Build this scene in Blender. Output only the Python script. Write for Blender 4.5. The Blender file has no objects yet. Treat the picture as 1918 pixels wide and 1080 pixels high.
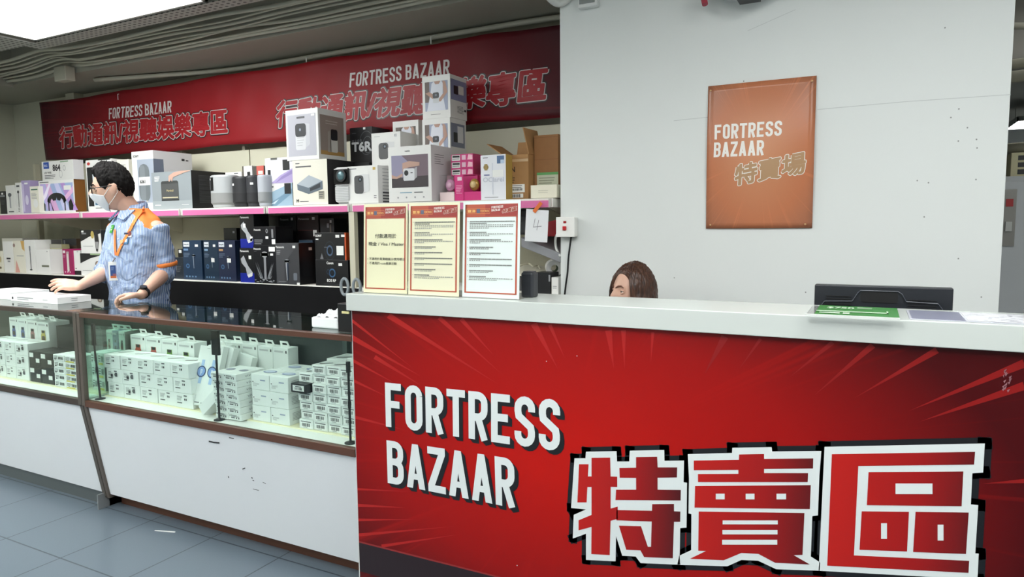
import bpy, bmesh, math, random
from math import sin, cos, pi, exp, sqrt, atan2, radians
from mathutils import Vector, Matrix, Euler, noise
random.seed(7)
SC = bpy.context.scene
COL = SC.collection

# ------------------------------------------------------------------ camera
YAW, PITCH, ROLL, FOC, CAMH = 0.481223506, 0.0916716519, -0.0095258, 1293.01, 1.33
def cam_axes():
    r = Vector((cos(YAW), sin(YAW), 0)); f = Vector((-sin(YAW), cos(YAW), 0)); u = Vector((0, 0, 1))
    f2 = f*cos(PITCH) - u*sin(PITCH); u2 = u*cos(PITCH) + f*sin(PITCH)
    return r*cos(ROLL) + u2*sin(ROLL), -r*sin(ROLL) + u2*cos(ROLL), f2
CR, CU, CF = cam_axes()
cd = bpy.data.cameras.new('camera'); cam = bpy.data.objects.new('camera', cd); COL.objects.link(cam)
cd.sensor_width = 36; cd.lens = FOC/1918*36; cd.clip_start = .05; cd.clip_end = 60
m = Matrix((CR, CU, -CF)).transposed().to_4x4(); m.translation = (0, 0, CAMH); cam.matrix_world = m
SC.camera = cam
def on(px, py, ax, c):
    """surveying helper: where the sight line through a photo point meets the plane ax = c"""
    d = CF + CR*((px-959)/FOC) - CU*((py-540)/FOC); o = Vector((0, 0, CAMH)); i = 'XYZ'.index(ax)
    return o + d*((c-o[i])/d[i])

# ------------------------------------------------------------------ world, exposure
w = bpy.data.worlds.new('world'); SC.world = w; w.use_nodes = True
w.node_tree.nodes['Background'].inputs[0].default_value = (.75, .8, .85, 1)
w.node_tree.nodes['Background'].inputs[1].default_value = .15
SC.view_settings.view_transform = 'Standard'; SC.view_settings.look = 'None'
SC.view_settings.gamma = 1; SC.view_settings.use_curve_mapping = False
SC.view_settings.exposure = 0.0
LAMP = 11.0      # strength of the ceiling light panels
TUBE = 5.0       # strength of the strip lights in the display cases

# ------------------------------------------------------------------ materials
def lin(h):
    c = [int(h[i:i+2], 16)/255 for i in (0, 2, 4)]
    return tuple(x/12.92 if x <= .04045 else ((x+.055)/1.055)**2.4 for x in c) + (1,)
_M = {}
def M(h, rough=.5, metal=0, spec=.5, bump=0, scale=60, var=0, coat=0):
    k = (h, rough, metal, spec, bump, scale, var, coat)
    if k in _M: return _M[k]
    mt = bpy.data.materials.new('m_'+h); mt.use_nodes = True; nt = mt.node_tree; b = nt.nodes['Principled BSDF']
    b.inputs['Base Color'].default_value = lin(h); b.inputs['Roughness'].default_value = rough
    b.inputs['Metallic'].default_value = metal; b.inputs['Specular IOR Level'].default_value = spec
    b.inputs['Coat Weight'].default_value = coat
    if var or bump:
        tc = nt.nodes.new('ShaderNodeTexCoord'); n = nt.nodes.new('ShaderNodeTexNoise'); n.inputs['Scale'].default_value = scale
        n.inputs['Detail'].default_value = 4
        nt.links.new(tc.outputs['Object'], n.inputs['Vector'])
        if var:
            mx = nt.nodes.new('ShaderNodeMix'); mx.data_type = 'RGBA'; c = lin(h)
            mx.inputs[6].default_value = tuple(x*(1-var) for x in c[:3])+(1,); mx.inputs[7].default_value = tuple(min(1, x*(1+var)) for x in c[:3])+(1,)
            nt.links.new(n.outputs['Fac'], mx.inputs[0]); nt.links.new(mx.outputs[2], b.inputs['Base Color'])
        if bump:
            bp = nt.nodes.new('ShaderNodeBump'); bp.inputs['Strength'].default_value = bump; bp.inputs['Distance'].default_value = .01
            nt.links.new(n.outputs['Fac'], bp.inputs['Height']); nt.links.new(bp.outputs[0], b.inputs['Normal'])
    _M[k] = mt; return mt
def emis(name, col, s):
    mt = bpy.data.materials.new(name); mt.use_nodes = True; nt = mt.node_tree; b = nt.nodes['Principled BSDF']
    b.inputs['Base Color'].default_value = col+(1,); b.inputs['Emission Color'].default_value = col+(1,); b.inputs['Emission Strength'].default_value = s
    return mt
def glassmat(name, tint, refl=.0, rough=.02, ior=1.5):
    mt = bpy.data.materials.new(name); mt.use_nodes = True; nt = mt.node_tree; nt.nodes.clear()
    o = nt.nodes.new('ShaderNodeOutputMaterial'); t = nt.nodes.new('ShaderNodeBsdfTransparent'); g = nt.nodes.new('ShaderNodeBsdfGlossy')
    f = nt.nodes.new('ShaderNodeFresnel'); mx = nt.nodes.new('ShaderNodeMixShader'); f.inputs[0].default_value = ior
    t.inputs[0].default_value = tint+(1,); g.inputs['Roughness'].default_value = rough
    ge = nt.nodes.new('ShaderNodeNewGeometry'); iv = nt.nodes.new('ShaderNodeMapRange'); iv.inputs[3].default_value = ior; iv.inputs[4].default_value = 1/ior
    nt.links.new(ge.outputs['Backfacing'], iv.inputs[0]); nt.links.new(iv.outputs[0], f.inputs[0])
    a = nt.nodes.new('ShaderNodeMath'); a.operation = 'MULTIPLY_ADD'; a.inputs[1].default_value = 1-refl; a.inputs[2].default_value = refl
    nt.links.new(f.outputs[0], a.inputs[0]); nt.links.new(a.outputs[0], mx.inputs[0])
    nt.links.new(t.outputs[0], mx.inputs[1]); nt.links.new(g.outputs[0], mx.inputs[2]); nt.links.new(mx.outputs[0], o.inputs[0])
    return mt
WHITE = M('ECEDEA', .45); INK = M('26262A', .5); GREY = M('8D8F92', .5); LGREY = M('BFC1C2', .5)
BLACK = M('121214', .4); STEEL = M('8A8A86', .3, 1); CARD = M('A67C4E', .75, var=.08, scale=30)
SKIN = M('C99B84', .5, bump=.05, scale=300); CLEAR = glassmat('clear_plastic', (.98, .98, .98), .0, .1, 1.2)

# ------------------------------------------------------------------ mesh builder
class MB:
    def __init__(s): s.v = []; s.f = []; s.m = []; s.mats = []
    def mi(s, mt):
        if mt not in s.mats: s.mats.append(mt)
        return s.mats.index(mt)
    def face(s, pts, mt):
        n = len(s.v); s.v += [tuple(p) for p in pts]; s.f.append(tuple(range(n, n+len(pts)))); s.m.append(s.mi(mt))
    def geo(s, V, F, mt):
        n = len(s.v); k = s.mi(mt); s.v += [tuple(p) for p in V]; s.f += [tuple(i+n for i in f) for f in F]; s.m += [k]*len(F)
    def hexa(s, P, mt):  # P: 4 bottom (ccw), 4 top
        s.geo(P, [(3, 2, 1, 0), (4, 5, 6, 7), (0, 1, 5, 4), (1, 2, 6, 5), (2, 3, 7, 6), (3, 0, 4, 7)], mt); return s
    def box(s, x0, x1, y0, y1, z0, z1, mt):
        return s.hexa([(x0, y0, z0), (x1, y0, z0), (x1, y1, z0), (x0, y1, z0), (x0, y0, z1), (x1, y0, z1), (x1, y1, z1), (x0, y1, z1)], mt)
    def tube(s, pts, r, mt, n=10, cap=True):
        pts = [Vector(p) for p in pts]; R = r if isinstance(r, (list, tuple)) else [r]*len(pts); base = len(s.v); k = s.mi(mt)
        up = None
        for i, p in enumerate(pts):
            t = (pts[min(i+1, len(pts)-1)]-pts[max(i-1, 0)]).normalized()
            if up is None: up = Vector((0, 0, 1)) if abs(t.z) < .9 else Vector((1, 0, 0))
            a = t.cross(up).normalized(); up = a.cross(t).normalized()
            for j in range(n):
                an = 2*pi*j/n; s.v.append(tuple(p+(a*cos(an)+up*sin(an))*R[i]))
        for i in range(len(pts)-1):
            for j in range(n):
                q = (base+i*n+j, base+i*n+(j+1) % n, base+(i+1)*n+(j+1) % n, base+(i+1)*n+j); s.f.append(q); s.m.append(k)
        if cap:
            s.f.append(tuple(base+j for j in range(n))[::-1]); s.m.append(k)
            s.f.append(tuple(base+(len(pts)-1)*n+j for j in range(n))); s.m.append(k)
        return s
    def limb(s, pts, R, mt, n=14):
        """tapered tube with rounded ends"""
        pts = [Vector(p) for p in pts]; P = []; Q = []
        d = (pts[0]-pts[1]).normalized()
        for a in (80, 55, 28): P.append(pts[0]+d*R[0]*sin(radians(a))); Q.append(R[0]*cos(radians(a)))
        P += pts; Q += list(R); d = (pts[-1]-pts[-2]).normalized()
        for a in (28, 55, 80): P.append(pts[-1]+d*R[-1]*sin(radians(a))); Q.append(R[-1]*cos(radians(a)))
        return s.tube(P, Q, mt, n)
    def lathe(s, prof, c, mt, n=28, sx=1, sy=1):
        base = len(s.v); k = s.mi(mt)
        for r, z in prof:
            for j in range(n): an = 2*pi*j/n; s.v.append((c[0]+r*cos(an)*sx, c[1]+r*sin(an)*sy, c[2]+z))
        for i in range(len(prof)-1):
            for j in range(n): s.f.append((base+i*n+j, base+i*n+(j+1) % n, base+(i+1)*n+(j+1) % n, base+(i+1)*n+j)); s.m.append(k)
        s.f.append(tuple(base+j for j in range(n))[::-1]); s.m.append(k)
        s.f.append(tuple(base+(len(prof)-1)*n+j for j in range(n))); s.m.append(k)
        return s
    def ball(s, c, r, mt, n=16, fn=None, rot=None):
        V = []; F = []; h = n//2+2
        for i in range(h+1):
            th = pi*i/h
            for j in range(n):
                ph = 2*pi*j/n; p = Vector((sin(th)*cos(ph)*r[0], sin(th)*sin(ph)*r[1], cos(th)*r[2]))
                if fn: p = fn(p)
                if rot: p = rot @ p
                V.append(p+Vector(c))
        for i in range(h):
            for j in range(n): F.append((i*n+j, (i+1)*n+j, (i+1)*n+(j+1) % n, i*n+(j+1) % n))
        s.geo(V, F, mt); return s
    def build(s, name, parent=None, loc=(0, 0, 0), rz=0, smooth=False, bevel=0, weld=False):
        me = bpy.data.meshes.new(name); me.from_pydata(s.v, [], s.f)
        for mt in s.mats: me.materials.append(mt)
        me.polygons.foreach_set('material_index', s.m)
        if weld:
            bm = bmesh.new(); bm.from_mesh(me); bmesh.ops.remove_doubles(bm, verts=bm.verts, dist=1e-5); bm.to_mesh(me); bm.free()
        if smooth: me.polygons.foreach_set('use_smooth', [True]*len(me.polygons))
        me.update(); o = bpy.data.objects.new(name, me); COL.objects.link(o)
        if parent: o.parent = parent
        o.location = loc; o.rotation_euler = (0, 0, rz)
        if bevel:
            b = o.modifiers.new('bevel', 'BEVEL'); b.width = bevel; b.segments = 2; b.limit_method = 'ANGLE'; b.angle_limit = radians(50)
        return o
def tag(o, label=None, cat=None, group=None, kind=None):
    if label: o['label'] = label
    if cat: o['category'] = cat
    if group: o['group'] = group
    if kind: o['kind'] = kind
    return o
def root(name, loc, label, cat, group=None, rz=0):
    o = bpy.data.objects.new(name, None); COL.objects.link(o); o.location = loc; o.rotation_euler = (0, 0, rz); o.empty_display_size = .1
    return tag(o, label, cat, group)
def struct(mb, name, **k):
    return tag(mb.build(name, **k), kind='structure')

# ------------------------------------------------------------------ lettering
_T = {}
def glyphs(text, n=3):
    if text in _T: return _T[text]
    cu = bpy.data.curves.new('t', 'FONT'); cu.body = text; cu.size = 1; cu.resolution_u = n; cu.dimensions = '2D'; cu.fill_mode = 'BOTH'
    o = bpy.data.objects.new('t', cu); COL.objects.link(o)
    dg = bpy.context.evaluated_depsgraph_get(); me = bpy.data.meshes.new_from_object(o.evaluated_get(dg))
    V = [(v.co.x, v.co.y) for v in me.vertices]; F = [tuple(p.vertices) for p in me.polygons]
    cnt = {}
    for f in F:
        for i in range(len(f)):
            e = tuple(sorted((f[i], f[(i+1) % len(f)]))); cnt[e] = cnt.get(e, 0)+1
    E = [e for e, c in cnt.items() if c == 1]
    bpy.data.objects.remove(o); bpy.data.curves.remove(cu); bpy.data.meshes.remove(me)
    xs = [v[0] for v in V] or [0, 1]; ys = [v[1] for v in V] or [0, 1]
    _T[text] = (V, F, E, min(xs), max(xs), min(ys), max(ys)); return _T[text]
def dilate(V, E, d, square=False):
    out = []
    for a, b in E:
        (x0, y0), (x1, y1) = V[a], V[b]; L = sqrt((x1-x0)**2+(y1-y0)**2)
        if L < 1e-6: continue
        tx, ty = (x1-x0)/L*d, (y1-y0)/L*d; nx, ny = -ty, tx
        if square: x0 -= tx; y0 -= ty; x1 += tx; y1 += ty
        out.append([(x0+nx, y0+ny), (x0-nx, y0-ny), (x1-nx, y1-ny), (x1+nx, y1+ny)])
        if not square: out.append([(x1+d*cos(k*pi/4+.39), y1+d*sin(k*pi/4+.39)) for k in range(8)])
    return out
def stroke(pts, h):
    """flat ribbon along a polyline, half width h, mitred"""
    out = []; P = [Vector(p) for p in pts]; N = []
    for i in range(len(P)):
        a = (P[i]-P[i-1]).normalized() if i else None; b = (P[i+1]-P[i]).normalized() if i < len(P)-1 else None
        t = ((a or b)+(b or a)).normalized(); n = Vector((-t.y, t.x)); k = 1/max(.5, n.dot(Vector((-(a or b).y, (a or b).x)))); N.append(n*h*k)
    for i in range(len(P)-1): out.append([P[i]+N[i], P[i]-N[i], P[i+1]-N[i+1], P[i+1]+N[i+1]])
    return out
def arc(cx, cy, r, a0, a1, n=8, ry=None):
    return [(cx+r*cos(radians(a0+(a1-a0)*i/n)), cy+(ry or r)*sin(radians(a0+(a1-a0)*i/n))) for i in range(n+1)]
def condensed(text, wd=.47, s=.165, gap=.085):
    """upright condensed sans capitals of unit height -> polygons, total width"""
    out = []; x = 0; h = s/2
    for ch in text:
        if ch == ' ': x += wd*.55; continue
        c = wd; L, R, B, T = h, c-h, h, 1-h; P = []
        r = (R-L)/2
        if ch in 'FE': P = [[(L, 0), (L, 1)], [(0, T), (c*.95, T)], [(0, .52), (c*.85, .52)]] + ([[(0, B), (c*.95, B)]] if ch == 'E' else [])
        elif ch == 'T': P = [[(c/2, 0), (c/2, 1)], [(0, T), (c, T)]]
        elif ch == 'O': P = [arc(c/2, T-r, r, 0, 180)+arc(c/2, B+r, r, 180, 360)+[(R, T-r)]]
        elif ch in 'RB':
            mid = .47 if ch == 'R' else .52; rr = (T-mid)/2; q = min(rr, r)
            P = [[(L, 0), (L, 1)], [(L, T)]+arc(R-q, T-q, q, 90, 0, 5)+arc(R-q, mid+q, q, 0, -90, 5)+[(L, mid)]]
            if ch == 'R': P.append([(c*.5, mid), (c-h*.95, 0)])
            else: q = min((mid-B)/2, r); P.append([(L, mid)]+arc(R-q, mid-q, q, 90, 0, 5)+arc(R-q, B+q, q, 0, -90, 5)+[(L, B)])
        elif ch == 'S':
            P = [[(R, .70)]+arc(c/2, T-r, r, 0, 180, 8)+[(L, .70)]+[(L+.02, .60), (c/2, .50), (R-.02, .40)]+[(R, .30)]+arc(c/2, B+r, r, 0, -180, 8)+[(L, .30)]]
        for p in P:
            for q in stroke(p, h): out.append([(a+x, b) for a, b in q])
        k = s*1.05
        if ch == 'A':
            c2 = c*1.08
            for q in ([(0, 0), (k, 0), (c2/2+k*.5, 1), (c2/2-k*.5, 1)], [(c2-k, 0), (c2, 0), (c2/2+k*.5, 1), (c2/2-k*.5, 1)], [(k*.8, .2), (c2-k*.8, .2), (c2-k, .2+s*.85), (k, .2+s*.85)]):
                out.append([(a+x, b) for a, b in q])
            x += c*.08
        if ch == 'Z':
            for q in ([(0, 1-s), (c, 1-s), (c, 1), (0, 1)], [(0, 0), (c, 0), (c, s), (0, s)], [(0, s), (k*1.1, s), (c, 1-s), (c-k*1.1, 1-s)]): out.append([(a+x, b) for a, b in q])
        x += c+gap
    return out, x-gap
def bil(BL, BR, TL, TR):
    BL, BR, TL, TR = map(Vector, (BL, BR, TL, TR))
    return lambda a, b: BL*(1-a)*(1-b)+BR*a*(1-b)+TL*(1-a)*b+TR*a*b
def put_cond(mb, text, q, place, mt, l, **k):
    P, W = condensed(text, **k); f = bil(*q)
    for i, p in enumerate(P): mb.face([place(f(a/W, b), l+.04*(i % 9)) for a, b in p], mt)
def put_text(mb, text, q, place, mt, l, d=0, m=0):
    V, F, E, x0, x1, y0, y1 = glyphs(text); x0 -= m; x1 += m; y0 -= m; y1 += m; f = bil(*q); W, H = (x1-x0) or 1, (y1-y0) or 1
    g = lambda p, e=0: place(f((p[0]-x0)/W, (p[1]-y0)/H), l+e)
    mb.geo([g(v) for v in V], F, mt)
    if d:
        for i, p in enumerate(dilate(V, E, d)): mb.face([g(v, .02+.015*(i % 17)) for v in p], mt)

class Fr:
    """a flat face to print on: origin, unit right, unit up, normal; metres"""
    def __init__(s, mb, o, u, v, W, H):
        s.mb = mb; s.o = Vector(o); s.u = Vector(u).normalized(); s.v = Vector(v).normalized(); s.n = s.u.cross(s.v).normalized(); s.W = W; s.H = H
    def pt(s, a, b, l=1): return s.o+s.u*(a*s.W)+s.v*(b*s.H)+s.n*(.0003+.0004*l)
    def poly(s, P, mt, l=1): s.mb.face([s.pt(a, b, l) for a, b in P], mt); return s
    def rect(s, a0, b0, a1, b1, mt, l=1): return s.poly([(a0, b0), (a1, b0), (a1, b1), (a0, b1)], mt, l)
    def ell(s, a, b, ra, rb, mt, l=2, n=20, a0=0, a1=360):
        return s.poly([(a+ra*cos(radians(a0+(a1-a0)*i/n)), b+rb*sin(radians(a0+(a1-a0)*i/n))) for i in range(n)], mt, l)
    def rrect(s, a0, b0, a1, b1, mt, l=2, r=.25):
        ra = (a1-a0)*r; rb = ra*s.W/s.H; P = []
        for (cx, cy, k) in ((a1-ra, b1-rb, 0), (a0+ra, b1-rb, 90), (a0+ra, b0+rb, 180), (a1-ra, b0+rb, 270)):
            P += [(cx+ra*cos(radians(k+t)), cy+rb*sin(radians(k+t))) for t in (0, 30, 60, 90)]
        return s.poly(P, mt, l)
    def ring(s, a, b, ra, rb, t, mt, l=2, n=24):
        for i in range(n):
            A, B = 2*pi*i/n, 2*pi*(i+1)/n
            s.poly([(a+ra*cos(A), b+rb*sin(A)), (a+ra*cos(B), b+rb*sin(B)), (a+ra*(1-t)*cos(B), b+rb*(1-t)*sin(B)), (a+ra*(1-t)*cos(A), b+rb*(1-t)*sin(A))], mt, l)
        return s
    def text(s, t, a, b, h, mt, l=3, w=None, d=.0, rot=False):
        """h, w as shares of the face"""
        V, F, E, x0, x1, y0, y1 = glyphs(t)
        if w is None: w = h*s.H*(x1-x0)/(y1-y0)/s.W
        q = ((a, b), (a+w, b), (a, b+h), (a+w, b+h))
        if rot: q = q[::-1]
        put_text(s.mb, t, q, lambda p, l_: s.pt(p[0], p[1], l_), mt, l, d); return s
    def lines(s, a0, b1, a1, n, dy, mt, l=2, t=.35, seed=0):
        rn = random.Random(seed)
        for i in range(n): s.rect(a0, b1-dy*i-dy*t, a0+(a1-a0)*rn.uniform(.6, 1), b1-dy*i, mt, l)
        return s
    def bars(s, a0, b0, a1, b1, mt, l=3, n=12, seed=0):
        rn = random.Random(seed); st = (a1-a0)/n
        for i in range(n): s.rect(a0+st*i, b0, a0+st*(i+rn.uniform(.3, .75)), b1, mt, l)
        return s

class Carton:
    """a product box resting at height base; its front face lies in the plane y = Y
    x0,x1: photo columns of the front's edges; x2: of the far side edge; yt: row of the top-left corner"""
    def __init__(s, x0, x1, x2, yb, yt, Y, base, mt, D=None, H=None, side=None, top=None, rz=0, abs_=None):
        if abs_: s.X0, s.X1, D, H = abs_
        else:
            s.X0 = on(x0, yb, 'Y', Y).x; s.X1 = on(x1, yb, 'Y', Y).x
        if H is None: H = on(x0, yt, 'Y', Y).z-base
        if D is None:
            D = on(x2, yb, 'X', s.X1).y-Y
        s.W = s.X1-s.X0; s.D = D; s.H = H; s.Y = Y; s.base = base; s.rz = rz; s.mb = MB()
        W, D, H = s.W, s.D, s.H; mb = s.mb; x0, x1, y0, y1 = -W/2, W/2, -D/2, D/2
        P = [(x0, y0, 0), (x1, y0, 0), (x1, y1, 0), (x0, y1, 0), (x0, y0, H), (x1, y0, H), (x1, y1, H), (x0, y1, H)]
        mb.v += P
        for f, t in (((3, 2, 1, 0), mt), ((4, 5, 6, 7), top or mt), ((0, 1, 5, 4), mt), ((1, 2, 6, 5), side or mt), ((2, 3, 7, 6), side or mt), ((3, 0, 4, 7), side or mt)):
            mb.f.append(f); mb.m.append(mb.mi(t))
        s.F = Fr(mb, (x0, y0, 0), (1, 0, 0), (0, 0, 1), W, H); s.S = Fr(mb, (x1, y0, 0), (0, 1, 0), (0, 0, 1), D, H)
        s.T = Fr(mb, (x0, y0, H), (1, 0, 0), (0, 1, 0), W, D)
        s.top = base+H; s.parts = []
    def sticker(s, face, a0, b0, a1, b1, mt=None, name='price_label', ink=None):
        f = getattr(s, face); mb = MB(); g = Fr(mb, f.o, f.u, f.v, f.W, f.H)
        P = [(a0, b0), (a1, b0), (a1, b1), (a0, b1)]
        lo = [g.pt(a, b, 2) for a, b in P]; hi = [g.pt(a, b, 4) for a, b in P]
        mb.hexa(lo+hi, mt or WHITE)
        if ink: ink(g)
        s.parts.append((mb, name)); return g
    def done(s, name, label, cat='box', group=None, bevel=.0012):
        o = s.mb.build(name, loc=((s.X0+s.X1)/2, s.Y+s.D/2, s.base), rz=s.rz, bevel=bevel); tag(o, label, cat, group)
        for mb, n in s.parts: mb.build(n, o)
        s.o = o; return o

def burst(name, c0, c1, c2, ctr, size, streak, seed=0, rough=.35, vert=True, amp=.5):
    """printed sunburst: radial tone c0 (centre) -> c1 -> c2 (edge) with lighter rays"""
    mt = bpy.data.materials.new(name); mt.use_nodes = True; nt = mt.node_tree; b = nt.nodes['Principled BSDF']; b.inputs['Specular IOR Level'].default_value = .3; N = nt.nodes.new; K = nt.links.new
    tc = N('ShaderNodeTexCoord'); mp = N('ShaderNodeMapping'); mp.inputs['Location'].default_value = (-ctr[0]/size[0], 0, -ctr[1]/size[1]); mp.inputs['Scale'].default_value = (1/size[0], 0, 1/size[1])
    K(tc.outputs['Object'], mp.inputs[0]); ln = N('ShaderNodeVectorMath'); ln.operation = 'LENGTH'; K(mp.outputs[0], ln.inputs[0])
    rp = N('ShaderNodeValToRGB'); K(ln.outputs['Value'], rp.inputs[0]); e = rp.color_ramp.elements
    e[0].position = .1; e[0].color = lin(c0); e[1].position = 1; e[1].color = lin(c2); q = e.new(.62); q.color = lin(c1)
    nm = N('ShaderNodeVectorMath'); nm.operation = 'NORMALIZE'; K(mp.outputs[0], nm.inputs[0])
    nz = N('ShaderNodeTexNoise'); nz.inputs['Scale'].default_value = 9; nz.inputs['Detail'].default_value = 3; nz.inputs['Roughness'].default_value = .8
    ad = N('ShaderNodeVectorMath'); ad.operation = 'ADD'; ad.inputs[1].default_value = (seed, seed*2, 0); K(nm.outputs[0], ad.inputs[0]); K(ad.outputs[0], nz.inputs[0])
    r2 = N('ShaderNodeValToRGB'); K(nz.outputs['Fac'], r2.inputs[0]); r2.color_ramp.elements[0].position = .55; r2.color_ramp.elements[1].position = .68
    r3 = N('ShaderNodeMapRange'); r3.inputs[1].default_value = .35; r3.inputs[2].default_value = .9; r3.inputs[4].default_value = amp; K(ln.outputs['Value'], r3.inputs[0])
    ml = N('ShaderNodeMath'); ml.operation = 'MULTIPLY'; K(r2.outputs[0], ml.inputs[0]); K(r3.outputs[0], ml.inputs[1])
    mx = N('ShaderNodeMix'); mx.data_type = 'RGBA'; K(ml.outputs[0], mx.inputs[0]); K(rp.outputs[0], mx.inputs[6]); mx.inputs[7].default_value = lin(streak)
    K(mx.outputs[2], b.inputs['Base Color']); b.inputs['Roughness'].default_value = rough
    return mt

def voxel(o, size, smooth=4):
    r = o.modifiers.new('remesh', 'REMESH'); r.mode = 'VOXEL'; r.voxel_size = size; r.use_smooth_shade = True
    s = o.modifiers.new('smooth', 'SMOOTH'); s.factor = .5; s.iterations = smooth
    dg = bpy.context.evaluated_depsgraph_get(); me = bpy.data.meshes.new_from_object(o.evaluated_get(dg))
    mats = list(o.data.materials); old = o.data; o.modifiers.clear(); o.data = me
    me.materials.clear()
    for x in mats: me.materials.append(x)
    bpy.data.meshes.remove(old); return o

# ================================================================== THE ROOM
WALLP = M('DDE0DF', .6, var=.03, scale=2, bump=.03)
def tile_floor():
    mt = bpy.data.materials.new('floor_tiles'); mt.use_nodes = True; nt = mt.node_tree; b = nt.nodes['Principled BSDF']; N = nt.nodes.new; K = nt.links.new
    tc = N('ShaderNodeTexCoord'); mp = N('ShaderNodeMapping'); mp.inputs['Location'].default_value = (3.285-.4*9, -1.535+.4*9, 0); K(tc.outputs['Object'], mp.inputs[0])
    br = N('ShaderNodeTexBrick'); br.offset = 0; br.inputs['Scale'].default_value = 1; br.inputs['Brick Width'].default_value = .4; br.inputs['Row Height'].default_value = .4
    br.inputs['Mortar Size'].default_value = .0032; br.inputs['Mortar Smooth'].default_value = .1; br.inputs['Color1'].default_value = lin('65717B'); br.inputs['Color2'].default_value = lin('606C76'); br.inputs['Mortar'].default_value = lin('3C444C')
    K(mp.outputs[0], br.inputs['Vector']); nz = N('ShaderNodeTexNoise'); nz.inputs['Scale'].default_value = 260; nz.inputs['Detail'].default_value = 2; K(tc.outputs['Object'], nz.inputs[0])
    mx = N('ShaderNodeMix'); mx.data_type = 'RGBA'; mx.blend_type = 'OVERLAY'; mx.inputs[0].default_value = .08; K(br.outputs['Color'], mx.inputs[6]); K(nz.outputs['Fac'], mx.inputs[7])
    K(mx.outputs[2], b.inputs['Base Color']); b.inputs['Roughness'].default_value = .28; b.inputs['Specular IOR Level'].default_value = .35
    return mt
struct(MB().box(-7, 3, -4, 14, -.1, 0, tile_floor()), 'floor')
DCEIL = M('A6A498', .8, var=.05, scale=3)
struct(MB().box(-7, 3, -4, 14, 2.9, 3.0, DCEIL), 'ceiling')
OLIVE = M('B9B8A6', .75, var=.05, scale=2)
struct(MB().box(-7.1, -7, -4, 14, 0, 3, OLIVE), 'wall_left')
struct(MB().box(3, 3.1, -4, 14, 0, 3, WALLP), 'wall_right')
struct(MB().box(-7, 3, -4.1, -4, 0, 3, WALLP), 'wall_front')
struct(MB().box(-7, 3, 14, 14.1, 0, 3, WALLP), 'wall_far')
struct(MB().box(-7, -1.305, 3.6, 3.7, 0, 2.9, OLIVE), 'wall_back')
XR = on(1886, 290, 'Y', 3.0).x
mb = MB().box(-1.305, XR, 3.0, 3.7, 0, 2.9, M('DFE3E1', .55, var=.02, scale=2, bump=.04))
wf = Fr(mb, (-1.305, 3.0, 0), (1, 0, 0), (0, 0, 1), XR+1.305, 2.9)
def wpx(px, py): p = on(px, py, 'Y', 3.0); return ((p.x+1.305)/wf.W, p.z/wf.H)
def wline(P, h, mt):
    for a, b in zip(P[:-1], P[1:]):
        a = wpx(*a); b = wpx(*b); wf.poly([(a[0], a[1]-h), (b[0], b[1]-h), (b[0], b[1]+h), (a[0], a[1]+h)], mt, 1)
SEAM = M('C3C7C6', .6)
wline([(1262, 226), (1330, 219)], .0004, SEAM); wline([(1531, 205), (1700, 190), (1893, 177)], .0004, SEAM); wline([(1400, 58), (1490, 18)], .0003, SEAM)
for x, y in ((1796, 204), (1781, 220), (1812, 239), (1795, 264), (1829, 261), (1830, 277), (1718, 338), (1739, 342), (1828, 336), (1731, 406), (1795, 484), (1770, 52), (1509, 547), (1263, 520), (1838, 556), (1393, 152)):
    a, b = wpx(x, y); wf.ell(a, b, .0016, .0011, M('8E918F', .7), 1, 6)
struct(mb, 'wall_partition')
# dropped beam above the shelving, and the cross beam at the left
BEAM = M('9C9A8E', .8, var=.06, scale=3)
struct(MB().box(-7, -1.305, 3.1, 3.6, 2.46, 2.9, BEAM), 'ceiling_beam')
struct(MB().box(-6.75, -6.0, 2.0, 3.1, 2.44, 2.9, BEAM), 'ceiling_beam_cross')
struct(MB().box(-6.05, -5.93, 3.52, 3.6, 0, 2.46, M('C4C2AE', .7)), 'trim_1')

# ------------------------------------------------------------------ ceiling lamps
PANEL = emis('lamp_diffuser', (.985, 1.0, .985), LAMP)
FRM = M('9A9A94', .5)
def lamp(x0, x1, y0, y1, z, label):
    r = root('ceiling_light', ((x0+x1)/2, (y0+y1)/2, z), label, 'ceiling light', 'ceiling light panels')
    W, D = (x1-x0)/2, (y1-y0)/2
    MB().box(-W+.02, W-.02, -D+.02, D-.02, 0, .02, PANEL).build('diffuser', r)
    f = MB()
    for a in ((-W, W, -D, -D+.018), (-W, W, D-.018, D), (-W, -W+.018, -D, D), (W-.018, W, -D, D)): f.box(a[0], a[1], a[2], a[3], -.002, .05, FRM)
    f.box(-W, W, -D, D, .05, .06, FRM); f.build('frame', r)
    for sx in (-1, 1):
        for sy in (-1, 1): MB().tube([(sx*W*.8, sy*D*.8, .06), (sx*W*.8, sy*D*.8, 2.9-z)], .004, STEEL, 6).build('hanger', r)
lamp(-4.66, -3.1, 1.35, 2.56, 2.5, 'large glowing ceiling light panel at the upper left above the display cases')
lamp(-1.5, -.3, -.3, .9, 2.6, 'glowing ceiling light panel over the red counter front')
lamp(.9, 2.1, -.3, .9, 2.6, 'glowing ceiling light panel to the right of the counter')
lamp(-4.3, -3.1, -1.8, -.6, 2.6, 'glowing ceiling light panel over the aisle on the left')
lamp(-.2, 1.0, 1.0, 1.7, 2.6, 'glowing ceiling light panel over the cashier position')
lamp(-4.8, -3.6, -.9, .3, 2.6, 'glowing ceiling light panel over the aisle in front of the left-hand case')
lamp(-2.7, -1.5, -2.4, -1.2, 2.6, 'glowing ceiling light panel behind the viewer')
lamp(-6.4, -5.3, -.9, .3, 2.6, 'glowing ceiling light panel at the far left of the aisle')
lamp(1.62, 2.7, 11.2, 12.2, 2.62, 'small bright ceiling light panel far behind the white partition')
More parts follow.
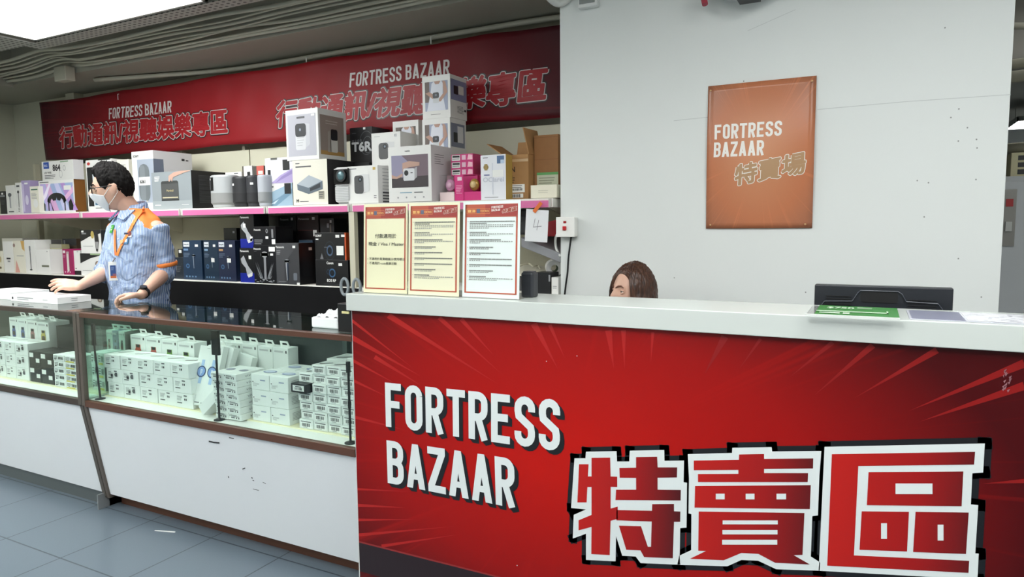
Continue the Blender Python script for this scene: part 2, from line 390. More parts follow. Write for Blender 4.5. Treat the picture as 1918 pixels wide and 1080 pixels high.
lamp(1.3, 2.5, 4.6, 5.6, 2.75, 'ceiling light panel in the room behind the partition')
def perf():
    mt = bpy.data.materials.new('perforated_steel'); mt.use_nodes = True; nt = mt.node_tree; b = nt.nodes['Principled BSDF']; N = nt.nodes.new; K = nt.links.new
    tc = N('ShaderNodeTexCoord'); mp = N('ShaderNodeMapping'); mp.inputs['Scale'].default_value = (22, 34, 0); K(tc.outputs['Object'], mp.inputs[0])
    v = N('ShaderNodeTexVoronoi'); v.inputs['Scale'].default_value = 1; v.inputs['Randomness'].default_value = .0; K(mp.outputs[0], v.inputs['Vector'])
    r = N('ShaderNodeValToRGB'); r.color_ramp.interpolation = 'CONSTANT'; r.color_ramp.elements[0].color = lin('34332F'); r.color_ramp.elements[1].position = .24; r.color_ramp.elements[1].color = lin('A3A39C')
    K(v.outputs['Distance'], r.inputs[0]); K(r.outputs[0], b.inputs['Base Color']); b.inputs['Roughness'].default_value = .5
    return mt
PERF = perf()
def tray(x0, x1, y0, y1, z, label):
    r = root('perforated_cable_tray', ((x0+x1)/2, (y0+y1)/2, z), label, 'cable tray'); W, D = (x1-x0)/2, (y1-y0)/2
    MB().box(-W, W, -D, D, 0, .004, PERF).build('tray_base', r)
    g = (((-W, W, -D, -D+.004), (-W, W, D-.004, D)) if W > D else ((-W, -W+.004, -D, D), (W-.004, W, -D, D)))
    for a in g: MB().box(*a, 0.004, .05, M('8F8D82', .5)).build('side_lip', r)
    k = 3
    for i in range(k):
        t = -1+2*i/(k-1); p = (W*.9*t, 0) if W > D else (0, D*.9*t); MB().box(p[0]-.008, p[0]+.008, p[1]-.008, p[1]+.008, .004, 2.9-z, STEEL).build('hanger', r)
tray(-4.86, -2.4, 2.58, 2.69, 2.5, 'perforated grey cable tray running behind the large light panel')
tray(-5.2, -4.7, 1.2, 2.57, 2.49, 'perforated grey cable tray to the left of the large light panel')
CABLE = M('B4B1A2', .7)
rn = random.Random(3)
def cable(P, r, label, name='ceiling_cable', mt=None, group=None, n=8):
    P = [Vector(p) for p in P]; Q = []
    for i in range(len(P)-1):
        a, b, c, d = P[max(i-1, 0)], P[i], P[i+1], P[min(i+2, len(P)-1)]
        for k in range(6):
            t = k/6; Q.append(.5*((2*b)+(c-a)*t+(2*a-5*b+4*c-d)*t*t+(3*b-a-3*c+d)*t**3))
    Q.append(P[-1]); mb = MB().tube(Q, r, mt or CABLE, n); o = mb.build(name, smooth=True); return tag(o, label, 'cable' if 'cable' in name or 'cord' in name else 'pipe', group)
for i in range(7):
    y = 3.06-.030*i; z = 2.475+.01*rn.random()+.011*i
    P = [(x, y+rn.uniform(-.009, .009)+(.05 if -5.5 < x < -5.1 else 0), z+rn.uniform(-.008, .008)+(.05 if -5.5 < x < -5.0 else 0)) for x in (-6.6, -6.1, -5.6, -5.3, -4.9, -4.4, -3.9, -3.4, -2.9, -2.4, -1.9, -1.35)]
    cable(P, (.012, .007, .010, .006, .009, .006, .012)[i], 'one of the painted cables bundled along the front of the ceiling beam', group='cables along the ceiling beam')
b = MB().box(-.07, .07, -.035, .035, -.05, .05, CABLE).build('junction_box', loc=(-5.25, 3.06, 2.45), bevel=.004); tag(b, 'square painted junction box hanging under the cables at the upper left', 'junction box')
MB().box(-.062, .062, -.037, -.035, -.043, .043, M('A9A697', .6)).build('cover_plate', b)
cable([(-5.2, 3.25, 2.44), (-4.6, 3.4, 2.44), (-4.0, 3.5, 2.435), (-3.0, 3.5, 2.435), (-2.2, 3.5, 2.435), (-1.62, 3.5, 2.435), (-1.5, 3.5, 2.41), (-1.48, 3.5, 2.25)], .016, 'painted conduit pipe high on the back wall that bends down beside the partition', 'conduit_pipe')
cable([(-4.5, 3.56, 2.40), (-4.4, 3.54, 2.39), (-3.5, 3.54, 2.39), (-2.5, 3.54, 2.39), (-1.55, 3.54, 2.39)], .014, 'thin painted conduit pipe just above the red banner', 'conduit_pipe')
cable([(-1.36, 2.90, 2.42), (-1.335, 2.93, 2.36), (-1.30, 2.975, 2.33), (-1.25, 2.982, 2.36), (-1.22, 2.98, 2.45)], .02, 'thick white conduit pipe bending round the top corner of the partition', 'conduit_pipe', M('D5D6D2', .5))
# fittings on top of the partition
q = on(1105, 6, 'Y', 3.0)
r = root('junction_box', (q.x, 3.0, q.z+.02), 'small grey-faced junction box at the top of the white partition', 'junction box')
MB().box(-.045, .045, -.035, 0, -.045, .05, M('E2E4E2', .4)).build('housing', r, bevel=.004); MB().box(-.036, .036, -.038, -.035, -.03, .045, M('8C918F', .4)).build('faceplate', r)
q = on(1400, -8, 'Y', 2.95)
r = root('wall_fan', (q.x, 3.0, q.z+.02), 'underside of a grey wall fan cut off by the top edge above the poster', 'fan')
MB().ball((0, -.09, .03), (.16, .085, .075), M('B5B8BA', .35)).build('housing', r, smooth=True)
MB().box(-.03, .05, -.16, -.04, -.048, -.04, BLACK).build('vent_slot', r); MB().tube([(-.17, -.1, .02), (-.15, -.12, -.05)], .012, M('A33A4A', .5)).build('switch_knob', r)
# red switch and black cord on the partition
q0 = on(1046, 408, 'Y', 2.98); q1 = on(1080, 442, 'Y', 2.98)
r = root('wall_switch', ((q0.x+q1.x)/2, 3.0, (q0.z+q1.z)/2), 'white square wall switch with a red rocker on the left edge of the partition', 'switch')
W = (q1.x-q0.x)/2; MB().box(-W, W, -.04, 0, -W, W, M('E9E9E4', .3)).build('back_box', r, bevel=.006); MB().box(-W*1.02, W*1.02, -.048, -.04, -W*1.02, W*1.02, M('F2F2EE', .25)).build('faceplate', r, bevel=.003)
MB().box(-.011, .007, -.055, -.048, -.015, .004, M('C41A20', .3)).build('rocker', r, bevel=.002); MB().box(-.008, .006, -.05, -.048, .018, .028, M('A01418', .3)).build('indicator', r)
cable([on(1070, 443, 'Y', 2.985), on(1065, 480, 'Y', 2.985), on(1063, 510, 'Y', 2.985), on(1059, 540, 'Y', 2.985), on(1054, 600, 'Y', 2.985), on(1050, 760, 'Y', 2.985)], .0045, 'black power cord hanging down from the red wall switch', 'power_cord', BLACK)
cable([on(1048, 432, 'Y', 3.02), on(1041, 445, 'Y', 3.04), on(1042, 465, 'Y', 3.04), on(1050, 480, 'Y', 3.02)], .006, 'white cable looping out behind the wall switch', 'loose_cable', WHITE)

# ------------------------------------------------------------------ behind the partition
r = root('steel_locker', (.95, 4.75, 0), 'pale grey steel locker standing behind the partition at the right edge', 'locker')
zl = on(1890, 330, 'Y', 4.5).z
MB().box(-.5, .5, -.25, .25, 0, zl, M('C4C6C8', .45)).build('body', r, bevel=.004)
MB().box(-.49, .49, -.262, -.25, .04, zl-.03, M('CCCED0', .45)).build('door', r, bevel=.003)
q = on(1889, 408, 'Y', 4.48); lk = MB().box(-.03, .03, -.012, 0, -.15, .15, M('8E8B86', .35, .6)).build('lock_plate', r, loc=(q.x-.95, -.262, q.z))
MB().box(-.016, .016, -.018, -.012, .06, .10, M('B02020', .4)).build('lock_indicator', lk); MB().box(-.014, .014, -.03, -.012, -.07, -.02, M('B8B8B4', .3, .8)).build('latch', lk)
b = MB().box(-.3, .3, -.15, .15, 0, .13, M('CFC7A0', .5)).build('terminal_box', loc=(.95, 4.75, zl)); tag(b, 'long cream box with dark sockets lying on top of the locker', 'box')
f = MB()
for i in range(3):
    f.box(-.27, -.24, -.153, -.15, .015+.037*i, .04+.037*i, BLACK); f.box(-.19, -.16, -.153, -.15, .015+.037*i, .04+.037*i, BLACK)
f.build('sockets', b)
o = MB().lathe([(.1, 0), (.13, .01), (.13, .05), (.09, .06), (.08, .01)], (0, 0, 0), M('7E7A6A', .6)).build('cable_coil', loc=(.72, 4.75, zl+.13), smooth=True); tag(o, 'coiled cable ring lying on the cream box above the locker', 'cable')
struct(MB().box(XR+.05, 3, 5.6, 5.9, 2.35, 2.9, M('8D8A84', .7)), 'ceiling_beam_rear')
cable([(.4, 5.4, 2.75), (.62, 5.3, 2.55), (.9, 5.3, 2.5), (1.4, 5.3, 2.52)], .02, 'grey cable sagging under the ceiling behind the partition')
cable([(.35, 5.0, 2.2), (.7, 5.0, 2.16), (1.1, 5.0, 2.2), (1.6, 5.0, 2.2)], .035, 'thick pipe crossing behind the partition at the right edge', 'water_pipe', M('8F8C7E', .6))
cable([(.35, 5.1, 2.28), (.7, 5.1, 2.25), (1.1, 5.1, 2.29), (1.6, 5.1, 2.29)], .03, 'second thick pipe just above the other behind the partition', 'water_pipe', M('9F9C8C', .6))

# ------------------------------------------------------------------ poster on the partition
POSTER = burst('poster_print', 'CC8C66', 'C07854', '9C6850', (0, 0), (.30, .42), 'E08A60', 4, .22, amp=.6)
px0, px1, pz0, pz1 = -.630, -.215, 1.307, 1.898
def pw(x, z): # the sheet bellies off the wall between its pins
    u = (x-px0)/(px1-px0); v = (z-pz0)/(pz1-pz0); return .012*sin(pi*min(1, max(0, v)))**2*(.6+.4*u)+.010*sin(pi*2*v+.4)*sin(pi*u)*.5+.004
PC = ((px0+px1)/2, (pz0+pz1)/2)
def pplace(p, l): return Vector((p[0]-PC[0], -pw(p[0], p[1])-.0006*l, p[1]-PC[1]))
r = root('wall_poster', (PC[0], 2.998, PC[1]), 'orange sale poster with white lettering pinned to the white partition', 'poster')
mb = MB(); NX, NZ = 16, 24
V = [pplace((px0+(px1-px0)*i/NX, pz0+(pz1-pz0)*j/NZ), 0) for j in range(NZ+1) for i in range(NX+1)]
mb.geo(V, [(j*(NX+1)+i, j*(NX+1)+i+1, (j+1)*(NX+1)+i+1, (j+1)*(NX+1)+i) for j in range(NZ) for i in range(NX)], POSTER)
o = mb.build('paper_sheet', r, smooth=True); s = o.modifiers.new('solid', 'SOLIDIFY'); s.thickness = .0012; s.offset = 1
def wq(*P): return [(lambda q: (q.x, q.z))(on(x, y, 'Y', 2.99)) for x, y in P]
mb = MB(); SH = M('3A2A2A', .4); PW = M('EDE9E2', .4)
for t, P in (('FORTRESS', ((1338.5, 261.4), (1464, 254), (1338.7, 233.9), (1465.6, 225.3))), ('BAZAAR', ((1337, 294.7), (1431, 290.7), (1337.9, 267), (1431.4, 262)))):
    Q = wq(*P); put_cond(mb, t, [(x+.003, z-.003) for x, z in Q], pplace, SH, 1.5); put_cond(mb, t, Q, pplace, PW, 3)
Q = wq((1375, 349.6), (1509.5, 325), (1377.5, 309), (1511, 282))
for d, mt, l in ((.085, M('2A2422', .4), 1.5), (.065, PW, 3), (.034, M('B08A62', .4), 4.5)): put_text(mb, '特賣場', Q, pplace, mt, l, d, .04)
mb.build('printed_lettering', r)
for x, z in ((px0+.012, pz1-.02), (px1-.015, pz1-.02), (px0+.02, pz0+.015), (px1-.025, pz0+.015)): MB().ball((x-PC[0], -.014, z-PC[1]), (.004, .003, .004), M('C9A070', .4), 8).build('pin', r)

# ------------------------------------------------------------------ the long red banner
BY = 3.43
BAN = burst('banner_print', '8E141C', '7A0E18', '42101A', (0, 0), (2.4, 1.0), '96141C', 2, .55, amp=.5)
def bz(px, py): q = on(px, py, 'Y', BY); return (q.x, q.z)
bTL, bTR, bBL, bBR = bz(75, 192), bz(1047, 42), bz(88, 300), bz(1047, 217)
bTR = (bTR[0]+.1, bTR[1]); bBR = (bBR[0]+.1, bBR[1])
def bw(x, z):
    v = (z-1.9)/.42
    return .006*sin(x*2.3)+.010*sin(x*5.1+z*3)*(1-v)*.6+.004*sin(x*11+z*14)+.002*sin(x*23-z*9)
bc = ((bTL[0]+bTR[0])/2, 2.1)
def bplace(p, l): return Vector((p[0]-bc[0], bw(*p)-.002*l, p[1]-bc[1]))
r = root('hanging_banner', (bc[0], BY, bc[1]), 'long dark red vinyl banner with white shop lettering hanging above the shelves', 'banner')
mb = MB(); NX, NZ = 150, 14; f = bil(bBL, bBR, bTL, bTR)
V = []
for j in range(NZ+1):
    for i in range(NX+1):
        a, b2 = i/NX, j/NZ; p = f(a, b2); sag = .014*abs(sin(a*pi*4.5))*(1 if j in (0, NZ) else .6); p.y -= sag*(1 if b2 > .5 else .8); V.append(bplace(p, 0))
mb.geo(V, [(j*(NX+1)+i, j*(NX+1)+i+1, (j+1)*(NX+1)+i+1, (j+1)*(NX+1)+i) for j in range(NZ) for i in range(NX)], BAN)
o = mb.build('vinyl_sheet', r, smooth=True); s = o.modifiers.new('solid', 'SOLIDIFY'); s.thickness = .0012; s.offset = 1
mb = MB(); BW = M('C9C4C2', .45); BK = M('160C10', .4)
def bq(*P): return [bz(*p) for p in P]
for P in (((204.2, 223.6), (320.8, 210.3), (204.7, 202.8), (320.8, 188.3)), ((655.8, 164.3), (841, 138.5), (656.7, 137), (841, 110.2))):
    put_cond(mb, 'FORTRESS BAZAAR', bq(*P), bplace, BW, 1.2, wd=.44, s=.14)
for P in (((112.5, 279), (429, 251.4), (111, 237.5), (429, 202)), ((515, 240.8), (1023.5, 190.5), (521, 189), (1031, 122.8))):
    Q = bq(*P)
    for d, mt, l in ((.10, BK, .8), (.062, BW, 1.6), (.036, M('9A101C', .5), 2.4)): put_text(mb, '行動通訊/視聽娛樂專區', Q, bplace, mt, l, d, .04)
mb.build('printed_lettering', r)
for x, y in ((222, 184), (575, 118), (808, 78)):
    q = on(x, y, 'Y', BY); MB().tube([(q.x-bc[0], -.005, q.z-bc[1]-.012), (q.x-bc[0], -.005, q.z-bc[1]+.03), (q.x-bc[0], .05, q.z-bc[1]+.05)], .0025, WHITE, 6).build('cable_tie', r)

# ------------------------------------------------------------------ display cases
TB = M('5A3A2C', .35); TD = M('3E332E', .35); LAM = M('E2E6E8', .4, var=.015, scale=4)
GTOP = glassmat('case_glass_top', (.86, .93, .9), .06); GFR = glassmat('case_glass_front', (.93, .98, .96), .0, .01, 1.35); GSIDE = glassmat('case_glass_side', (.86, .95, .91), .03)
DARKM = M('2A3230', .28, .0, .6); DECK = M('F0F0EC', .5); CREAM = M('EFE9C8', .5)
STRIP = emis('strip_light', (1, .98, .92), TUBE)
def display_case(x0, x1, label, trim, plinth, pl_y, pl_mt, dividers):
    r = root('display_case', ((x0+x1)/2, 2.05, 0), label, 'display case'); W = (x1-x0)/2; Y = lambda y: y-2.05
    mb = MB(); yb = 1.94
    mb.hexa([(-W, Y(yb), .07), (W, Y(yb), .07), (W, Y(yb+.02), .07), (-W, Y(yb+.02), .07), (-W, Y(1.862), .52), (W, Y(1.862), .52), (W, Y(1.882), .52), (-W, Y(1.882), .52)], LAM)
    fp = mb.build('front_panel', r)
    MB().box(-W, W, Y(1.99), Y(2.24), .07, .5, M('B9B5A8', .6)).build('base_cabinet', r)
    MB().box(-W, W, Y(1.875), Y(2.24), .50, .545, DECK).build('deck', r)
    MB().box(-W+.01, W-.01, Y(1.945), Y(2.22), .545, .55, CREAM).build('stage', r)
    MB().box(-W, W, Y(1.85), Y(1.875), .515, .545, trim).build('lower_trim', r, bevel=.002)
    t = MB(); t.box(-W, W, Y(1.85), Y(1.872), .93, .952, trim); t.build('upper_trim', r, bevel=.002)
    MB().box(-W+.01, W-.01, Y(1.862), Y(1.867), .545, .93, GFR).build('front_glass', r)
    MB().box(-W, W, Y(1.872), Y(2.255), .946, .952, GTOP).build('top_glass', r)
    d = MB().box(-W+.005, W-.005, Y(2.225), Y(2.24), .55, .94, DARKM); n = len(dividers)
    for x in dividers: d.box(x-(x0+x1)/2-.012, x-(x0+x1)/2+.012, Y(2.212), Y(2.226), .55, .94, M('45504C', .3))
    d.build('sliding_doors', r)
    MB().box(-W, W, Y(pl_y), Y(2.2), 0, .07, pl_mt).build('plinth', r)
    MB().tube([(-W+.05, Y(1.881), .9385), (W-.05, Y(1.881), .9385)], .006, STRIP, 8).build('strip_light', r)
    return r, W, fp
rc, W, fp = display_case(-3.2, -1.6, 'right-hand glass display case with white lower front and brown trim beside the red counter', TB, 0, 2.0, M('5E3A28', .5), (-2.55, -1.95))
MB().box(-W, -W+.006, -.185, .17, .545, .93, GSIDE).build('side_glass', rc)
MB().box(W-.015, W, -.18, .19, .0, .93, M('D5D5CF', .5)).build('end_panel', rc)
def post(parent, x, mt, xw=.014):
    mb = MB(); mb.box(x-xw, x+xw, -.202, -.18, .52, .95, mt)
    mb.hexa([(x-xw, -.115, .05), (x+xw, -.115, .05), (x+xw, -.085, .05), (x-xw, -.085, .05), (x-xw, -.2, .54), (x+xw, -.2, .54), (x+xw, -.17, .54), (x-xw, -.17, .54)], mt)
    return mb.build('corner_post', parent, bevel=.002)
post(rc, -W+.003, M('5A524B', .4, .0), .011)
# scuffs on the white front panel
mb = MB()
def sc(px, py):
    y = 1.9
    for _ in range(6): q = on(px, py, 'Y', y); y = 1.94-.078*(q.z-.07)/.45-.002
    return Vector((q.x+2.4, y-2.05, q.z))
for P, wd in ((((391, 826), (400, 828), (411, 829)), .003), (((429, 819), (438, 821)), .0018), (((454, 878), (459, 876)), .0018), (((427, 892), (429, 894)), .003), (((471, 894), (473, 895)), .0028), (((473, 899), (476, 900)), .0014), (((474, 915), (485, 918)), .001), (((492, 903), (498, 905)), .001)):
    for a, b in zip(P[:-1], P[1:]):
        a, b = sc(*a), sc(*b); d = Vector((0, 0, wd)); mb.face([a-d, b-d, b+d, a+d], M('232326', .6))
mb.build('scuff_marks', rc)
lc, W2, fp = display_case(-6.6, -3.222, 'left-hand glass display case with dark trim and steel plinth at the left edge', TD, 0, 1.955, M('6C7374', .4, .5), (-5.8, -4.9, -4.1))
post(lc, W2-.003, M('57514A', .4, .1), .013)
MB().box(W2-.006, W2, -.15, .15, .0, .072, M('A8ACAC', .35, .6)).build('plinth_end', lc)
MB().box(W2-.02, W2-.014, -.185, .17, .545, .93, GSIDE).build('side_glass', lc)

# ------------------------------------------------------------------ red counter
CX0 = -1.569; CX1 = 1.25; PY = 1.815
cr = root('service_counter', ((CX0+CX1)/2, 1.92, 0), 'red sales counter with a white ledge and large white lettering', 'counter'); ccx = (CX0+CX1)/2
G = M('C9CFCA', .35)
MB().box(CX0-ccx-.006, CX1-ccx, 1.80-1.92, 2.045-1.92, 1.047, 1.105, M('C9CFCA', .2)).build('ledge', cr, bevel=.002)
MB().box(CX0-ccx+.004, CX1-ccx, PY-1.92, 1.99-1.92, 0, 1.047, M('D8DCDA', .5)).build('body', cr)
MB().box(CX0-ccx+.004, CX1-ccx, 1.99-1.92, 2.42-1.92, .72, .75, M('D8DCDA', .5)).build('desk_top', cr)
CB = burst('counter_print', 'B81006', '960A08', '460408', (-.62, .64), (1.12, .62), 'BE1A12', 5, .32, amp=.35)
def cpl(p, l): return Vector((p[0]-ccx, -.1055-.0005*l, p[1]))
def cz(px, py): q = on(px, py, 'Y', PY); return (q.x, q.z)
mb = MB(); e = .006; mb.face([cpl(p, 0) for p in ((CX0+e, .0), (CX1, .0), (CX1, 1.046), (CX0+e, 1.046))], CB)
# printed rays, radiating from the lower middle
RAY = M('AC1712', .32); RAY2 = M('8A0E0C', .32); cc = cz(1120, 900)
def clipx(p): return (max(CX0+.007, p[0]), min(1.045, p[1]))
for (x0, y0, x1, y1, wd) in ((657, 600, 775, 690, 8), (728, 590, 935, 720, 11), (657, 632, 790, 705, 12), (823, 594, 940, 700, 9), (864, 597, 925, 665, 8), (660, 675, 745, 720, 7), (702, 668, 790, 722, 8), (657, 712, 725, 742, 6), (660, 780, 760, 805, 6), (1000, 605, 1045, 690, 13), (1030, 608, 1058, 670, 7), (1140, 618, 1150, 690, 13), (1168, 618, 1170, 690, 9), (1223, 622, 1219, 680, 6), (1358, 630, 1320, 700, 14), (1425, 634, 1385, 690, 6), (1560, 640, 1480, 705, 10), (1635, 645, 1525, 740, 14), (1755, 655, 1600, 745, 13), (1918, 680, 1700, 770, 16), (1918, 722, 1720, 790, 16), (668, 945, 760, 950, 6), (668, 1000, 850, 985, 6), (668, 972, 780, 972, 5), (715, 1022, 860, 1000, 6), (668, 915, 770, 920, 4), (1918, 900, 1840, 905, 8)):
    d = Vector((x1-x0, y1-y0)).normalized(); n = Vector((-d.y, d.x))*wd/2
    P = [clipx(cz(x0+n.x, y0+n.y)), clipx(cz(x1, y1)), clipx(cz(x0-n.x, y0-n.y))]; mb.face([cpl(p, 1) for p in P][::-1], RAY if x0 < 1300 else RAY2)
a = cz(668, 1014); b = cz(1080, 1118); c2 = cz(1080, 1180); d2 = cz(671, 1068)
mb.face([cpl(clipx(p), 1.5) for p in (d2, c2, b, a)], M('23141A', .4)); a2 = cz(668, 1011); b2 = cz(1080, 1115)
mb.face([cpl(clipx(p), 1.6) for p in (a, b, b2, a2)], M('8E2A2A', .4))
mb.build('front_print', cr)
mb = MB(); CK = M('14161A', .35); CWt = M('DCE3E2', .35)
ox = lambda x: 650+.4815*x; oy = lambda y: 560+.4815*y
for t, P in (('FORTRESS', ((153, 494), (829, 592), (149, 323), (831, 391))), ('BAZAAR', ((160, 713), (656, 812), (155, 547), (651, 620)))):
    Q = [cz(ox(x), oy(y)) for x, y in P]
    if t == 'BAZAAR': Q[3] = (Q[3][0], Q[3][1])
    for k in range(1, 5): put_cond(mb, t, [(x+.0035*k, z-.003*k) for x, z in Q], cpl, CK, 2+.1*k, s=.158)
    put_cond(mb, t, Q, cpl, CWt, 4, s=.158)
tz = lambda P: [cz(1040+.4578*x, 790+.4578*y) for x, y in P]
whites = [
 [(80,147),(125,147),(127,120),(252,118),(254,160),(304,160),(306,116),(447,113),(448,157),(528,156),(526,245),(540,247),(538,430),(512,432),(510,545),(512,582),(350,575),(330,548),(275,545),(250,465),(248,568),(127,562),(127,455),(73,475),(77,378),(127,356),(66,350)],
 [(543,130),(724,125),(725,104),(886,101),(888,119),(1089,117),(1081,218),(1075,380),(1052,383),(1046,548),(1084,572),(1082,606),(905,600),(830,565),(762,562),(705,588),(500,582),(508,545),(557,522),(558,375),(546,372),(548,230)],
 [(1102,100),(1757,86),(1750,205),(1706,208),(1700,335),(1730,338),(1718,535),(1732,536),(1727,642),(1078,606)]]
reds = [
 [(150,145),(226,144),(228,221),(255,222),(255,264),(228,263),(228,352),(257,344),(257,394),(228,402),(224,542),(149,538),(150,427),(97,441),(97,400),(150,378),(150,264),(133,264),(130,327),(92,327),(99,171),(138,171),(135,221),(150,221)],
 [(252,358),(397,361),(398,334),(487,333),(487,363),(513,364),(512,406),(487,406),(482,555),(365,550),(350,523),(292,520),(262,422),(352,424),(380,508),(393,508),(396,405),(252,400)],
 [(332,142),(418,140),(420,184),(500,184),(499,225),(420,226),(420,275),(515,276),(514,319),(248,317),(250,275),(332,275),(332,227),(265,226),(264,186),(332,185)],
 [(568,156),(752,153),(753,131),(855,129),(855,149),(1056,147),(1055,188),(855,190),(855,207),(1035,207),(1033,244),(585,244),(585,211),(750,210),(750,194),(568,195)],
 [(573,260),(1046,256),(1042,354),(571,348)],
 [(588,364),(1020,370),(1012,541),(976,542),(1042,580),(900,573),(832,537),(762,533),(690,563),(552,557),(618,525),(586,524)],
 [(1132,130),(1717,120),(1713,172),(1240,178),(1222,543),(1693,565),(1690,614),(1113,585)],
 [(1282,203),(1669,200),(1662,342),(1275,338)], [(1254,363),(1447,365),(1439,527),(1245,520)], [(1474,365),(1691,368),(1680,537),(1464,529)]]
holes = [(658,291,694,314), (780,291,816,314), (906,291,945,314), (686,400,911,416), (685,439,910,457), (684,479,909,499), (1392,249,1543,292), (1333,411,1357,475), (1564,417,1588,482)]
def rgrad(x0, x1):  # printed left-to-right tone inside each character
    mt = bpy.data.materials.new('character_print'); mt.use_nodes = True; nt = mt.node_tree; b = nt.nodes['Principled BSDF']; tc = nt.nodes.new('ShaderNodeTexCoord'); sp = nt.nodes.new('ShaderNodeSeparateXYZ'); mr = nt.nodes.new('ShaderNodeMapRange'); rp = nt.nodes.new('ShaderNodeValToRGB')
    nt.links.new(tc.outputs['Object'], sp.inputs[0]); nt.links.new(sp.outputs[0], mr.inputs[0]); mr.inputs[1].default_value = x0-ccx; mr.inputs[2].default_value = x1-ccx
    nt.links.new(mr.outputs[0], rp.inputs[0]); nt.links.new(rp.outputs[0], b.inputs['Base Color']); e = rp.color_ramp.elements
    e[0].color = lin('BA160E'); e[1].color = lin('32070C'); q = e.new(.55); q.color = lin('9C0C0C'); b.inputs['Roughness'].default_value = .35; return mt
for wp in whites:
    P = tz(wp); n = len(P); E = [(i, (i+1) % n) for i in range(n)]
    for p in dilate(P, E, .0135, True): mb.face([cpl(q, 2) for q in p], CK)
    mb.face([cpl(q, 2.2) for q in P], CK)
    mb.face([cpl(q, 4) for q in P], CWt)
xs = [(-.79, -.45), (-.45, -.1), (-.1, .35)]
def grp(wp): x = [p[0] for p in wp]; return (min(x), max(x))
g3 = [rgrad(tz([(90, 300)])[0][0], tz([(540, 300)])[0][0]), rgrad(tz([(560, 300)])[0][0], tz([(1120, 300)])[0][0]), rgrad(tz([(1150, 300)])[0][0], tz([(1800, 300)])[0][0])]
for wp in reds:
    k = 0 if wp[0][0] < 540 else (1 if wp[0][0] < 1100 else 2); mb.face([cpl(q, 5) for q in tz(wp)], g3[k])
for x0, y0, x1, y1 in holes: mb.face([cpl(q, 6) for q in tz([(x0, y0), (x1, y0), (x1, y1), (x0, y1)])], CWt)
# worn patch and specks on the print
for i in range(16):
    x, y = 1876+rn.random()*14, 693+i*2.5; mb.face([cpl(q, 2) for q in [cz(x, y), cz(x+2.5+rn.random()*4, y-3), cz(x+2, y+4)]], M('9A6A70', .6))
for x, y in ((1081, 666), (1024, 676), (969, 1058)): mb.face([cpl(cz(x+1.1*cos(k), y+1.1*sin(k)), 2) for k in range(6)], CWt)
mb.build('printed_lettering', cr)

# ------------------------------------------------------------------ shelving behind the cases
SY, TOPZ, LOWZ = 2.98, 1.456, .994
SHW = M('E6E4DC', .5); PINK = M('D870A4', .45); UPR = M('C9C5B0', .5)
su = root('shelving_unit', (-3.95, 3.2, 0), 'long cream metal shelving unit with pink price strips along the back wall', 'shelf')
def sx(x): return x+3.95
for a, b in ((-6.55, -5.02), (-5.015, -3.95), (-3.945, -3.19), (-3.185, -2.55), (-2.545, -1.335)):
    MB().box(sx(a), sx(b), SY-3.2, .3, TOPZ-.045, TOPZ-.002, SHW).build('shelf_board', su, bevel=.002)
    st = MB().box(sx(a)+.01, sx(b)-.012, SY-3.204, SY-3.2005, TOPZ-.045, TOPZ-.012, PINK); st.build('price_strip', su)
    MB().box(sx(b)-.02, sx(b)-.008, SY-3.207, SY-3.2045, TOPZ-.044, TOPZ-.004, M('B8B6B0', .4)).build('strip_clip', su)
for a, b in ((-6.55, -2.575), (-2.53, -1.335)): MB().box(sx(a), sx(b), SY-3.2, .3, LOWZ-.03, LOWZ-.001, SHW).build('shelf_board', su, bevel=.002)
for x in (-6.55, -5.62, -4.62, -3.95, -3.19, -2.59, -1.35): MB().box(sx(x)-.015, sx(x)+.015, .3, .34, 0, 1.9, UPR).build('upright', su)
for a, b in ((-6.0, -5.02), (-5.0, -3.88), (-3.87, -2.6), (-2.58, -1.34)): MB().box(sx(a), sx(b), .285, .299, TOPZ, 1.87, M('CFCDB8', .6)).build('back_panel', su)
for a, b in ((-6.0, -3.95), (-3.94, -2.6), (-2.58, -1.34)): MB().box(sx(a), sx(b), .285, .299, LOWZ, TOPZ-.05, M('A8A48E', .6)).build('back_panel', su)
for x in (-5.62, -4.62, -1.36):
    mb = MB(); P = [(SY-3.19, TOPZ-.046), (.285, TOPZ-.046), (.285, TOPZ-.16)]
    for k in (-.003, .003): mb.face([(sx(x)+k, y, z) for y, z in P], UPR)
    mb.build('bracket', su)
MB().box(sx(-2.575), sx(-2.57), SY-3.2+.01, .284, LOWZ, TOPZ-.046, M('17171A', .6)).build('divider_board', su); MB().box(sx(-2.569), sx(-2.531), SY-3.2, SY-3.17, 0, TOPZ-.046, UPR).build('upright', su)
mb = MB(); n = 170; V = []; F = []
for i in range(n+1):
    x = -6.5+4.0*i/n
    for j in range(13):
        z = LOWZ-.004-.9*j/12; V.append((x+4.5, SY-3.2-.012-.012*sin(x*9+j*.05)*(j/12)-.008*sin(x*31+2)*(j/12)-.004*sin(z*22+x*5), z))
for i in range(n):
    for j in range(12): F.append((i*13+j, (i+1)*13+j, (i+1)*13+j+1, i*13+j+1))
mb.geo(V, F, M('0E0E10', .85, spec=.2)); o = mb.build('black_cloth', loc=(-4.5, 3.2, 0), smooth=True); tag(o, 'black cloth hanging below the lower shelf along the back', 'cloth')

